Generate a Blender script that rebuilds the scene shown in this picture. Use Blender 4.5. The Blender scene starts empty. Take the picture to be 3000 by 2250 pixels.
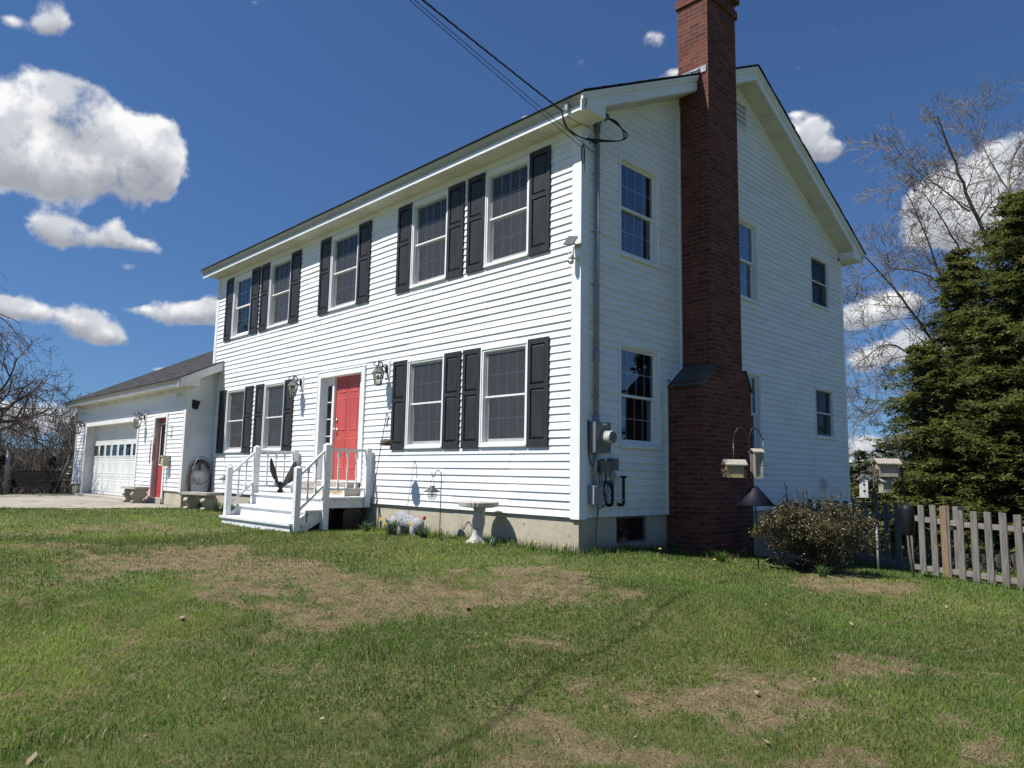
import bpy, math, random
import numpy as np
from mathutils import Vector, Matrix
random.seed(7); rng = np.random.default_rng(7)
R_ = math.radians
scene = bpy.context.scene
col = scene.collection
# ------------------------------------------------------------------ camera
CR = np.array([[0.6988085253777756, 0.7150770789745247, 0.01820483409977275],
               [-0.07592680415888725, 0.09945788744624218, -0.9921407405378274],
               [-0.7112677170162841, 0.691934172989015, 0.12379553699730517]])
CC = np.array([6.020068569259311, -7.06258221319588, 0.5148454816477631])
CF = 2140.7433191812706
cam_d = bpy.data.cameras.new("camera")
cam_d.sensor_width = 36.0
cam_d.lens = CF / 3000.0 * 36.0
cam_d.clip_start = 0.05
cam_d.clip_end = 3000
cam = bpy.data.objects.new("camera", cam_d)
col.objects.link(cam)
rt, up, bk = CR[0], -CR[1], -CR[2]
cam.matrix_world = Matrix(((rt[0], up[0], bk[0], CC[0]), (rt[1], up[1], bk[1], CC[1]),
                           (rt[2], up[2], bk[2], CC[2]), (0, 0, 0, 1)))
scene.camera = cam
scene.render.resolution_x = 1024
scene.render.resolution_y = 768
# ------------------------------------------------------------------ colour management
scene.view_settings.view_transform = 'Standard'
scene.view_settings.look = 'None'
scene.view_settings.gamma = 1.0
scene.view_settings.exposure = 0.70
# ------------------------------------------------------------------ sun
SUN = Vector((-0.39, -1.0, 1.65)).normalized()      # towards the sun
sd = bpy.data.lights.new("sun", 'SUN')
sd.energy = 4.3
sd.angle = R_(0.55)
sd.color = (1.0, 0.965, 0.90)
so = bpy.data.objects.new("sun", sd)
so.rotation_euler = SUN.to_track_quat('Z', 'Y').to_euler()
so.location = (-10, -20, 30)
col.objects.link(so)
# ------------------------------------------------------------------ world: Nishita sky with cumulus in fixed sky directions
CLOUDS = [(171.45, 21.61, 0.0761, 0.063, 1.1), (168.68, 23.33, 0.0462, 0.0387, 1.1), (166.72, 21.91, 0.0487, 0.0477, 1.1), (164.18, 21.25, 0.0537, 0.0517, 1.15), (162.87, 21.82, 0.0261, 0.0494, 1), (169.12, 19.29, 0.1031, 0.0391, 1.0), (175.23, 20.01, 0.0589, 0.058, 1), (169.89, 28.54, 0.0221, 0.0257, 0.74), (170.89, 27.7, 0.0182, 0.0148, 0.62), (172.7, 27.47, 0.0158, 0.0116, 0.66), (170.0, 26.15, 0.0139, 0.0045, 0.3), (165.61, 27.33, 0.0086, 0.0094, 0.3), (169.07, 15.66, 0.0316, 0.0237, 0.85), (166.87, 15.46, 0.0414, 0.0194, 0.8), (165.22, 16.12, 0.017, 0.0219, 0.7), (163.72, 15.51, 0.0273, 0.0133, 0.75), (164.04, 14.0, 0.0166, 0.0078, 0.45), (169.89, 10.08, 0.0393, 0.0174, 0.85), (171.41, 10.22, 0.0253, 0.0155, 0.8), (166.52, 9.49, 0.0376, 0.0262, 0.95), (164.8, 8.9, 0.0243, 0.0155, 0.8), (160.52, 10.97, 0.0444, 0.0201, 0.9), (158.83, 11.32, 0.0322, 0.0221, 0.9), (163.36, 10.92, 0.0249, 0.009, 0.5), (168.28, 3.28, 0.063, 0.024, 0.9), (171.54, 3.38, 0.0334, 0.0257, 0.8), (161.3, 6.94, 0.0207, 0.0057, 0.5), (112.7, 24.2, 0.0371, 0.0347, 0.95), (111.29, 23.23, 0.022, 0.0145, 0.75), (109.72, 23.08, 0.0086, 0.0044, 0.5), (113.96, 25.91, 0.0148, 0.0045, 0.25), (103.0, 18.4, 0.0656, 0.0526, 1.1), (100.28, 19.92, 0.0448, 0.0508, 1.1), (100.7, 17.11, 0.0502, 0.0515, 1), (105.19, 18.76, 0.0411, 0.0323, 0.8), (104.17, 16.78, 0.0543, 0.0321, 0.8), (97.69, 17.97, 0.0541, 0.0792, 1), (108.68, 11.91, 0.0426, 0.0248, 0.9), (110.19, 11.44, 0.0309, 0.02, 0.8), (106.91, 12.46, 0.0243, 0.0166, 0.7), (109.4, 8.62, 0.0408, 0.0199, 0.85), (107.05, 9.28, 0.0293, 0.0234, 0.95), (105.41, 8.54, 0.0284, 0.0219, 0.8), (109.64, 2.44, 0.0558, 0.0227, 1), (110.58, 0.98, 0.0615, 0.0114, 0.6), (106.23, 2.59, 0.0429, 0.022, 0.9), (124.64, 32.18, 0.0236, 0.0151, 0.58), (123.36, 29.7, 0.0191, 0.010, 0.6), (135.27, 27.02, 0.0108, 0.0068, 0.8),
          # outside the frame (seen only in the window panes)
          (30, 34, .05, .03, 1), (-60, 30, .06, .04, 1), (-125, 15, .08, .03, 1)]
world = bpy.data.worlds.new("World")
scene.world = world
world.use_nodes = True
wt = world.node_tree
wt.nodes.clear()
class NT:
    def __init__(s, t): s.t = t
    def n(s, typ, **kw):
        nd = s.t.nodes.new(typ)
        for k, v in kw.items(): setattr(nd, k, v)
        return nd
    def l(s, a, b): s.t.links.new(a, b)
    def put(s, inp, v):
        if hasattr(v, 'is_linked') or hasattr(v, 'links'): s.l(v, inp)
        else: inp.default_value = v
    def m(s, op, a, b=0.0, c=None, clamp=False):
        nd = s.n('ShaderNodeMath', operation=op, use_clamp=clamp)
        s.put(nd.inputs[0], a); s.put(nd.inputs[1], b)
        if c is not None: s.put(nd.inputs[2], c)
        return nd.outputs[0]
    def vm(s, op, a, b=None):
        nd = s.n('ShaderNodeVectorMath', operation=op)
        s.put(nd.inputs[0], a)
        if b is not None: s.put(nd.inputs[1], b)
        return nd.outputs['Value'] if op in ('DOT_PRODUCT', 'LENGTH') else nd.outputs['Vector']
    def noise(s, vec, scale, detail=4, rough=.55, dist=0, col=False):
        nd = s.n('ShaderNodeTexNoise')
        nd.inputs['Scale'].default_value = scale; nd.inputs['Detail'].default_value = detail
        nd.inputs['Roughness'].default_value = rough; nd.inputs['Distortion'].default_value = dist
        if vec is not None: s.l(vec, nd.inputs['Vector'])
        return nd.outputs['Color' if col else 'Fac']
    def mr(s, v, a, b, c=0., d=1., smooth=True):
        nd = s.n('ShaderNodeMapRange', interpolation_type='SMOOTHSTEP' if smooth else 'LINEAR')
        s.put(nd.inputs['Value'], v)
        for k, x in zip(('From Min', 'From Max', 'To Min', 'To Max'), (a, b, c, d)): s.put(nd.inputs[k], x)
        return nd.outputs['Result']
    def mix(s, f, a, b, typ='MIX'):
        nd = s.n('ShaderNodeMix', data_type='RGBA', blend_type=typ)
        s.put(nd.inputs['Factor'], f)
        for i, v in (('A', a), ('B', b)):
            inp = [q for q in nd.inputs if q.name == i and q.type == 'RGBA'][0]
            s.put(inp, v if not isinstance(v, tuple) else (v + (1,))[:4])
        return [q for q in nd.outputs if q.type == 'RGBA'][0]
W = NT(wt)
sky = W.n('ShaderNodeTexSky', sky_type='NISHITA', sun_disc=False)
sky.sun_elevation = math.asin(SUN.z)
sky.sun_rotation = math.atan2(SUN.x, SUN.y)
sky.air_density = 1.15; sky.dust_density = 0.15; sky.ozone_density = 2.6; sky.altitude = 150
tc = W.n('ShaderNodeTexCoord')
D = W.vm('NORMALIZE', tc.outputs['Generated'])
n1 = W.noise(D, 15, 9, .60)
n2 = W.noise(D, 42, 8, .62)
nw = W.noise(D, 9, 3, .5, col=True)
warp = W.vm('SCALE', W.vm('SUBTRACT', nw, (.5, .5, .5)))
warp.node.inputs['Scale'].default_value = .030
Dw = W.vm('ADD', D, warp)
mx = None; yy = None
for az, el, rx, ry, w in CLOUDS:
    a, e = R_(az), R_(el)
    c = Vector((math.cos(a) * math.cos(e), math.sin(a) * math.cos(e), math.sin(e)))
    r = Vector((math.sin(a), -math.cos(a), 0))
    u = r.cross(c)
    du = W.vm('DOT_PRODUCT', Dw, tuple(r / (rx * 1.32)))
    dv0 = W.vm('DOT_PRODUCT', Dw, tuple(u / (ry * 1.32)))
    dc = W.vm('DOT_PRODUCT', Dw, tuple(c))
    q = W.m('MULTIPLY_ADD', du, du, W.m('MULTIPLY', dv0, dv0))
    g = W.m('MULTIPLY', W.m('MULTIPLY_ADD', q, -1.0, 1.0, clamp=True), W.m('GREATER_THAN', dc, 0.2))
    g = W.m('MULTIPLY', W.m('MULTIPLY', g, g), w * 1.5)
    if mx is None: mx, yy = g, W.m('MULTIPLY', g, dv0)
    else:
        mx = W.m('ADD', mx, g); yy = W.m('MULTIPLY_ADD', g, dv0, yy)
yy = W.m('DIVIDE', yy, W.m('MAXIMUM', mx, .001))
mx = W.m('MINIMUM', mx, 1.15)
n3 = W.noise(Dw, 120, 6, .65)
nn = W.m('ADD', W.m('ADD', W.m('MULTIPLY', n1, 2.1), W.m('MULTIPLY', n2, 1.1)), W.m('MULTIPLY', n3, .35))
dens = W.m('ADD', mx, W.m('ADD', nn, -2.26))
alpha = W.mr(dens, -0.08, 0.62)
thick = W.mr(W.m('ADD', mx, W.m('MULTIPLY_ADD', n2, .6, -.3)), .1, .95)
yb = W.mr(W.m('ADD', yy, W.m('MULTIPLY_ADD', n1, 1.0, -.5)), .22, -.42)
dark = W.m('MULTIPLY', thick, yb)
billow = W.mr(W.noise(Dw, 24, 6, .58), .40, .62)
hi = W.mix(billow, (.66, .69, .75), (1.0, 1.0, 1.0))
ccol = W.mix(dark, hi, (.38, .40, .45))
bg1 = W.n('ShaderNodeBackground'); bg2 = W.n('ShaderNodeBackground')
W.l(W.vm('NORMALIZE', W.vm('ADD', tc.outputs['Generated'], (0, 0, .07))), sky.inputs['Vector'])
tint = W.mix(1.0, sky.outputs['Color'], (.62, .86, 1.18), 'MULTIPLY')
W.l(tint, bg1.inputs['Color']); bg1.inputs['Strength'].default_value = 0.05
W.l(ccol, bg2.inputs['Color']); bg2.inputs['Strength'].default_value = 0.60
ms = W.n('ShaderNodeMixShader')
W.l(alpha, ms.inputs[0]); W.l(bg1.outputs[0], ms.inputs[1]); W.l(bg2.outputs[0], ms.inputs[2])
wo = W.n('ShaderNodeOutputWorld')
W.l(ms.outputs[0], wo.inputs['Surface'])
world.cycles.sampling_method = 'MANUAL'
world.cycles.sample_map_resolution = 1024
# ------------------------------------------------------------------ materials
def base_mat(name):
    m = bpy.data.materials.new(name); m.use_nodes = True
    t = NT(m.node_tree); b = m.node_tree.nodes['Principled BSDF']
    return m, t, b
def setc(t, b, key, v):
    t.put(b.inputs[key], v if not isinstance(v, tuple) else (v + (1,))[:4])
def mat(name, c1, rough=.6, c2=None, scale=6, detail=5, bump=0, bscale=60, metal=0, spec=.5, lo=.3, hi=.7, stretch=None, coat=0):
    m, t, b = base_mat(name)
    co = t.n('ShaderNodeTexCoord').outputs['Object']
    if stretch:
        mp = t.n('ShaderNodeMapping'); mp.inputs['Scale'].default_value = stretch
        t.l(co, mp.inputs['Vector']); co = mp.outputs[0]
    if c2 is None: c2 = tuple(x * .86 for x in c1)
    f = t.mr(t.noise(co, scale, detail), lo, hi)
    setc(t, b, 'Base Color', t.mix(f, c1, c2))
    b.inputs['Roughness'].default_value = rough; b.inputs['Metallic'].default_value = metal
    b.inputs['Specular IOR Level'].default_value = spec
    b.inputs['Coat Weight'].default_value = coat
    if bump:
        bp = t.n('ShaderNodeBump'); bp.inputs['Strength'].default_value = bump; bp.inputs['Distance'].default_value = .01
        t.l(t.noise(co, bscale, 5, .6), bp.inputs['Height']); t.l(bp.outputs[0], b.inputs['Normal'])
    return m
def siding_mat():
    m, t, b = base_mat('vinyl siding')
    co = t.n('ShaderNodeTexCoord').outputs['Object']
    mp = t.n('ShaderNodeMapping'); mp.inputs['Scale'].default_value = (.6, .6, 3.2); t.l(co, mp.inputs['Vector'])
    f = t.mr(t.noise(mp.outputs[0], 1.6, 7, .65), .30, .72)
    c = t.mix(f, (.79, .80, .815), (.69, .70, .705))
    sz = t.n('ShaderNodeSeparateXYZ'); t.l(co, sz.inputs[0])
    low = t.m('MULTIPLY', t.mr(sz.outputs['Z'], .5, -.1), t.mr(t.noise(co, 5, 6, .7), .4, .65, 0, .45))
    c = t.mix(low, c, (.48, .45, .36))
    mp2 = t.n('ShaderNodeMapping'); mp2.inputs['Scale'].default_value = (14, 14, 1.2); t.l(co, mp2.inputs['Vector'])
    st = t.mr(t.noise(mp2.outputs[0], 1.2, 5, .6), .6, .85, 0, .35)
    c = t.mix(st, c, (.60, .61, .57))
    vor = t.n('ShaderNodeTexVoronoi'); vor.inputs['Scale'].default_value = 5.5; t.l(co, vor.inputs['Vector'])
    sp = t.mr(vor.outputs['Distance'], .035, .02, 0, .6)
    c = t.mix(sp, c, (.22, .2, .17))
    setc(t, b, 'Base Color', c); b.inputs['Roughness'].default_value = .42; b.inputs['Specular IOR Level'].default_value = .35
    bp = t.n('ShaderNodeBump'); bp.inputs['Strength'].default_value = .18; bp.inputs['Distance'].default_value = .004
    mp3 = t.n('ShaderNodeMapping'); mp3.inputs['Scale'].default_value = (3, 3, 60); t.l(co, mp3.inputs['Vector'])
    t.l(t.noise(mp3.outputs[0], 3, 5, .6), bp.inputs['Height']); t.l(bp.outputs[0], b.inputs['Normal'])
    return m
def brick_mat():
    m, t, b = base_mat('red brick')
    uv = t.n('ShaderNodeUVMap').outputs[0]
    jit = t.vm('SCALE', t.vm('SUBTRACT', t.noise(uv, 9, 3, col=True), (.5, .5, .5))); jit.node.inputs['Scale'].default_value = .006
    v = t.vm('ADD', uv, jit)
    br = t.n('ShaderNodeTexBrick'); t.l(v, br.inputs['Vector'])
    br.inputs['Scale'].default_value = 1; br.inputs['Brick Width'].default_value = .2032; br.inputs['Row Height'].default_value = .0677
    br.inputs['Mortar Size'].default_value = .0055; br.inputs['Mortar Smooth'].default_value = .25; br.inputs['Bias'].default_value = 0
    br.inputs['Color1'].default_value = (0, 0, 0, 1); br.inputs['Color2'].default_value = (1, 1, 1, 1); br.inputs['Mortar'].default_value = (.5, .5, .5, 1)
    rp = t.n('ShaderNodeValToRGB'); e = rp.color_ramp.elements
    e[0].position = 0; e[0].color = (.075, .028, .020, 1); e[1].position = 1; e[1].color = (.185, .060, .042, 1)
    for p, c in ((.2, (.110, .034, .024, 1)), (.5, (.135, .041, .029, 1)), (.8, (.17, .054, .036, 1))):
        x = e.new(p); x.color = c
    t.l(br.outputs['Color'], rp.inputs[0])
    c = t.mix(t.mr(t.noise(uv, 40, 5, .65), .35, .7, 0, .45), rp.outputs[0], (.07, .028, .022))
    mort = t.mix(t.mr(t.noise(uv, 3, 4), .3, .7), (.20, .165, .14), (.11, .09, .075))
    eff = t.mr(t.noise(uv, 1.3, 6, .65), .62, .78, 0, .22)
    c = t.mix(eff, c, (.34, .30, .28))
    c = t.mix(br.outputs['Fac'], c, mort)
    setc(t, b, 'Base Color', c); b.inputs['Roughness'].default_value = .88; b.inputs['Specular IOR Level'].default_value = .2
    bp = t.n('ShaderNodeBump'); bp.inputs['Strength'].default_value = .8; bp.inputs['Distance'].default_value = .006
    h = t.m('SUBTRACT', t.m('MULTIPLY', t.noise(uv, 70, 5, .65), .35), br.outputs['Fac'])
    t.l(h, bp.inputs['Height']); t.l(bp.outputs[0], b.inputs['Normal'])
    return m
def shingle_mat():
    m, t, b = base_mat('asphalt shingles')
    uv = t.n('ShaderNodeUVMap').outputs[0]
    br = t.n('ShaderNodeTexBrick'); t.l(uv, br.inputs['Vector'])
    br.inputs['Scale'].default_value = 1; br.inputs['Brick Width'].default_value = .31; br.inputs['Row Height'].default_value = .127
    br.inputs['Mortar Size'].default_value = .011; br.inputs['Mortar Smooth'].default_value = .1
    br.inputs['Color1'].default_value = (0, 0, 0, 1); br.inputs['Color2'].default_value = (1, 1, 1, 1)
    c = t.mix(br.outputs['Color'], (.018, .018, .020), (.066, .064, .067))
    c = t.mix(t.mr(t.noise(uv, 60, 4, .7), .3, .7, 0, .5), c, (.075, .072, .072))
    c = t.mix(br.outputs['Fac'], c, (.008, .008, .009))
    setc(t, b, 'Base Color', c); b.inputs['Roughness'].default_value = .95; b.inputs['Specular IOR Level'].default_value = .15
    bp = t.n('ShaderNodeBump'); bp.inputs['Strength'].default_value = .9; bp.inputs['Distance'].default_value = .012
    t.l(t.m('SUBTRACT', t.m('MULTIPLY', t.noise(uv, 120, 4, .7), .3), br.outputs['Fac']), bp.inputs['Height']); t.l(bp.outputs[0], b.inputs['Normal'])
    return m
def concrete_mat(name, c1, c2, bump=.5):
    m, t, b = base_mat(name)
    co = t.n('ShaderNodeTexCoord').outputs['Object']
    c = t.mix(t.mr(t.noise(co, 1.7, 8, .65), .3, .72), c1, c2)
    mp = t.n('ShaderNodeMapping'); mp.inputs['Scale'].default_value = (9, 9, .8); t.l(co, mp.inputs['Vector'])
    c = t.mix(t.mr(t.noise(mp.outputs[0], 1, 6, .65), .52, .8, 0, .4), c, tuple(x * .6 for x in c1))
    mp2 = t.n('ShaderNodeMapping'); mp2.inputs['Scale'].default_value = (6, 6, 14); t.l(co, mp2.inputs['Vector'])
    pit = t.mr(t.noise(mp2.outputs[0], 1.6, 8, .75), .60, .66)
    sz = t.n('ShaderNodeSeparateXYZ'); t.l(co, sz.inputs[0])
    low_dark = t.m('MULTIPLY', t.mr(t.m('ADD', sz.outputs['Z'], t.m('MULTIPLY', t.noise(co, 3, 5, .7), .25)), -.12, -.32), .45 if 'foundation' in name else 0.)  # foundation gets darker towards the bottom
    c = t.mix(low_dark, c, tuple(x * .45 for x in c2))
    c = t.mix(t.m('MULTIPLY', pit, .7), c, tuple(x * .42 for x in c2))
    setc(t, b, 'Base Color', c); b.inputs['Roughness'].default_value = .92; b.inputs['Specular IOR Level'].default_value = .15
    bp = t.n('ShaderNodeBump'); bp.inputs['Strength'].default_value = bump; bp.inputs['Distance'].default_value = .012
    h = t.m('SUBTRACT', t.noise(co, 22, 7, .7), t.m('MULTIPLY', pit, .6))
    t.l(h, bp.inputs['Height']); t.l(bp.outputs[0], b.inputs['Normal'])
    return m
def glass_mat(name, tint=(.82, .85, .86), refl=1.0):
    m, t, b = base_mat(name)
    m.node_tree.nodes.remove(b)
    fr = t.n('ShaderNodeFresnel'); fr.inputs['IOR'].default_value = 1.55
    tr = t.n('ShaderNodeBsdfTransparent'); tr.inputs['Color'].default_value = tint + (1,)
    gl = t.n('ShaderNodeBsdfGlossy'); gl.inputs['Roughness'].default_value = .01; gl.inputs['Color'].default_value = (.95, .97, 1, 1)
    co = t.n('ShaderNodeTexCoord').outputs['Object']
    bp = t.n('ShaderNodeBump'); bp.inputs['Strength'].default_value = .05; bp.inputs['Distance'].default_value = .02
    t.l(t.noise(co, 2.2, 2), bp.inputs['Height']); t.l(bp.outputs[0], gl.inputs['Normal'])
    mx_ = t.n('ShaderNodeMixShader')
    t.l(t.m('MULTIPLY', fr.outputs[0], 1.6 * refl, clamp=True), mx_.inputs[0]); t.l(tr.outputs[0], mx_.inputs[1]); t.l(gl.outputs[0], mx_.inputs[2])
    t.l(mx_.outputs[0], m.node_tree.nodes['Material Output'].inputs['Surface'])
    return m
def screen_mat(name, op=.5, c=(.13, .145, .155)):
    m, t, b = base_mat(name)
    m.node_tree.nodes.remove(b)
    tr = t.n('ShaderNodeBsdfTransparent'); df = t.n('ShaderNodeBsdfDiffuse'); df.inputs['Color'].default_value = c + (1,)
    co = t.n('ShaderNodeTexCoord').outputs['Object']
    mx_ = t.n('ShaderNodeMixShader')
    t.l(t.mr(t.noise(co, 1.5, 3), .2, .8, op - .04, op + .04), mx_.inputs[0]); t.l(tr.outputs[0], mx_.inputs[1]); t.l(df.outputs[0], mx_.inputs[2])
    t.l(mx_.outputs[0], m.node_tree.nodes['Material Output'].inputs['Surface'])
    return m
def leaf_mat(name, c1, c2, c3=None, rough=.55, trans=.25, attr=None, spec=.3):
    m, t, b = base_mat(name)
    g = t.n('ShaderNodeNewGeometry').outputs['Random Per Island']
    c = t.mix(t.mr(g, 0, 1, smooth=False), c1, c2)
    if c3: c = t.mix(t.mr(g, .82, .86), c, c3)
    co = t.n('ShaderNodeTexCoord').outputs['Object']
    c = t.mix(t.mr(t.noise(co, 1.3, 3), .3, .7, 0, .5), c, tuple(x * .62 for x in c1))
    setc(t, b, 'Base Color', c); b.inputs['Roughness'].default_value = rough; b.inputs['Specular IOR Level'].default_value = spec
    tl = t.n('ShaderNodeBsdfTranslucent'); t.l(c, tl.inputs['Color'])
    mx_ = t.n('ShaderNodeMixShader'); mx_.inputs[0].default_value = trans
    t.l(b.outputs[0], mx_.inputs[1]); t.l(tl.outputs[0], mx_.inputs[2])
    t.l(mx_.outputs[0], m.node_tree.nodes['Material Output'].inputs['Surface'])
    return m
M = {}
M['siding'] = siding_mat()
M['trim'] = mat('white trim', (.79, .80, .81), .45, (.71, .715, .71), 2.5, bump=.05)
M['garage_trim'] = mat('white aluminium trim', (.74, .74, .72), .5, (.62, .62, .59), 1.8, bump=.05)
M['soffit'] = mat('cream soffit', (.66, .66, .60), .6, (.50, .49, .42), 2.2, lo=.35, hi=.8)
M['crown'] = mat('shade-toned crown moulding', (.42, .42, .41), .55, (.34, .34, .33), 2)  # white eave trim with the shade of its underside put into the colour
M['shingle'] = shingle_mat()
M['brick'] = brick_mat()
M['found'] = concrete_mat('foundation concrete', (.46, .42, .33), (.38, .34, .265))
M['stone'] = concrete_mat('cast concrete', (.40, .385, .33), (.27, .26, .225), .6)
M['bath'] = concrete_mat('grey cast stone', (.50, .49, .45), (.34, .33, .30), .8)
M['bison'] = concrete_mat('pale painted stone', (.38, .39, .41), (.17, .18, .20), 1.0)
M['shutter'] = mat('charcoal shutter', (.023, .0235, .026), .5, (.036, .0365, .040), 3, detail=8, bump=.3, bscale=30, stretch=(6, 6, 1), spec=.28)
M['glass'] = glass_mat('window glass', (.86, .88, .88), .62)
M['glass_side'] = glass_mat('window glass gable', (.62, .68, .8), 1.5)
M['lampglass'] = glass_mat('lantern glass', (.93, .94, .94), .8)
M['screen'] = screen_mat('insect screen', .36, (.125, .13, .135))
M['screen_dark'] = screen_mat('dark insect screen', .62, (.035, .04, .05))
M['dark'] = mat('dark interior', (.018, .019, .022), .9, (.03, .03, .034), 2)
M['blind'] = mat('white blind', (.74, .74, .75), .6)
M['curtain'] = mat('grey curtain', (.16, .17, .18), .85, (.10, .105, .115), 9, stretch=(6, 6, .3))
M['door'] = mat('red painted door', (.50, .085, .072), .48, (.42, .068, .058), 2.2, detail=8, bump=.12, bscale=20)
M['rosedoor'] = mat('red weathered door', (.42, .045, .045), .45, (.36, .05, .05), 3)
M['pink'] = mat('pinkish grey jamb', (.50, .42, .42), .6, (.42, .35, .36), 3)  # pinkish grey boards around the garage side door
M['nickel'] = mat('brushed nickel', (.55, .52, .48), .28, metal=1)
M['iron'] = mat('black wrought iron', (.012, .012, .013), .45, (.022, .021, .021), 30, bump=.1)
M['pewter'] = mat('weathered pewter', (.10, .10, .105), .5, (.20, .20, .20), 18, metal=.4)
M['bulb'] = mat('frosted bulb', (.55, .55, .52), .3)
M['woodpaint'] = mat('white painted wood', (.70, .71, .71), .6, (.42, .42, .40), 7, detail=9, lo=.48, hi=.80, bump=.3, bscale=22, stretch=(.6, 3, 3))
M['oldwood'] = mat('weathered grey wood', (.20, .185, .17), .85, (.105, .098, .095), 5, detail=8, bump=.6, bscale=9, stretch=(9, 9, .8))
M['railwood'] = mat('weathered rail wood', (.27, .25, .225), .85, (.15, .14, .13), 5, detail=8, bump=.6, bscale=9, stretch=(1, 1, 14))
M['newwood'] = mat('newer brown pine board', (.27, .195, .125), .75, (.17, .115, .075), 5, detail=6, bump=.4, stretch=(12, 12, .7))
M['plank'] = mat('bare step wood', (.42, .38, .34), .8, (.30, .26, .23), 5, detail=7, bump=.3, stretch=(1, 6, 9))
M['darkwood'] = mat('dark stained wood', (.020, .018, .018), .9, (.040, .036, .034), 4, bump=.4, stretch=(2, 2, 14), spec=.1)
M['feederwood'] = mat('cedar feeder wood', (.42, .33, .15), .7, (.28, .20, .09), 12, bump=.3, stretch=(3, 3, 12))
M['shake'] = mat('grey cedar shakes', (.44, .40, .33), .85, (.24, .21, .17), 10, bump=.5, stretch=(3, 3, 14))
M['acrylic'] = mat('cloudy acrylic', (.20, .20, .17), .35, (.28, .27, .22), 6)
M['seedring'] = mat('dark seed ring', (.07, .05, .035), .95, (.24, .19, .12), 70, lo=.42, hi=.6, bump=1, bscale=60)
M['suet'] = mat('seed suet cake', (.55, .36, .16), .9, (.10, .07, .04), 60, lo=.42, hi=.58, bump=1, bscale=60)
M['wire'] = mat('black cable', (.01, .01, .011), .5)
M['conduit'] = mat('grey painted conduit', (.26, .28, .30), .5, (.21, .225, .24), 4)
M['greybox'] = mat('grey meter box', (.15, .165, .17), .45, (.12, .13, .135), 4)
M['greybox2'] = mat('greenish grey utility box', (.13, .14, .125), .5)
M['rust'] = mat('rusty iron pipe', (.045, .018, .012), .8, (.02, .01, .008), 14, bump=.4)
M['plastic'] = mat('black baffle plastic', (.006, .0065, .009), .55, (.011, .012, .015), 5, spec=.25)
M['baffle'] = mat('navy steel baffle', (.007, .009, .018), .6, (.17, .17, .16), 5, lo=.66, hi=.69, spec=.2)
M['clearmeter'] = mat('meter glass rim', (.45, .45, .42), .2, (.35, .35, .33), 20)
M['whiteplastic'] = mat('white plastic', (.72, .72, .70), .4)
M['ivory'] = mat('yellowed plastic', (.50, .47, .33), .5, (.36, .33, .2), 5)
M['hose'] = mat('brown rubber hose', (.06, .028, .022), .5, (.10, .06, .05), 5)
M['hosegrey'] = mat('grey rubber hose', (.22, .21, .20), .45)
M['bark'] = mat('grey brown bark', (.13, .105, .085), .9, (.065, .052, .043), 14, detail=7, bump=.8, stretch=(1, 1, .4))
M['palebark'] = mat('pale grey twigs', (.24, .21, .18), .85, (.12, .10, .085), 6)
M['darkbark'] = mat('dark purple-brown bark', (.065, .048, .044), .9, (.11, .085, .075), 8, bump=.5)
M['brush'] = mat('brown brush', (.12, .095, .075), .9, (.055, .043, .036), 2)
M['hemlock'] = leaf_mat('hemlock needles', (.085, .112, .032), (.18, .195, .05), (.28, .27, .08), trans=.45)
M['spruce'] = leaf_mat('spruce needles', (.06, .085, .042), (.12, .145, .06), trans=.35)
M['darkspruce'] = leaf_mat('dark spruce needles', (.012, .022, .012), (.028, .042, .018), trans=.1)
M['sunlit_needles'] = leaf_mat('sunlit-toned green needles', (.10, .125, .035), (.20, .215, .06), trans=.35)  # brighter copy of the needles, sunlight on the foliage put into the colour
M['shrubleaf'] = leaf_mat('bronze shrub leaves', (.040, .044, .017), (.125, .115, .045), (.26, .16, .08), rough=.4, trans=.15, spec=.45)
M['blade'] = leaf_mat('strap leaves', (.05, .10, .025), (.10, .17, .04), trans=.3)
M['bluegreen'] = leaf_mat('daffodil leaves', (.06, .11, .06), (.11, .17, .09), trans=.3)
M['yellow'] = mat('yellow petals', (.80, .55, .03), .6, (.75, .40, .02), 20)
M['redpetal'] = mat('red petals', (.62, .01, .008), .45, (.5, .008, .006), 10)
M['gunmetal'] = mat('galvanised post', (.30, .31, .32), .5, (.22, .23, .24), 6)
M['aluminium'] = mat('weathered aluminium', (.35, .35, .34), .4, (.22, .21, .2), 8, metal=.6)
M['flash'] = mat('lead flashing', (.45, .46, .48), .4, (.3, .3, .32), 8, metal=.5)
M['shoulder'] = mat('slate shoulder cap', (.085, .095, .09), .8, (.05, .045, .035), 3, bump=.3)
M['black'] = mat('matt black', (.008, .008, .009), .7)
M['eagle'] = mat('dark bronze', (.018, .015, .013), .5, (.045, .035, .03), 25, bump=.8, bscale=50)
M['bin'] = mat('charcoal plastic', (.022, .021, .021), .6)
M['green'] = mat('green plastic', (.02, .18, .07), .4)
M['solar'] = mat('solar cell', (.10, .105, .11), .15, (.14, .145, .15), 30)
M['burgundy'] = mat('burgundy chime tubes', (.10, .012, .012), .35)
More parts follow.
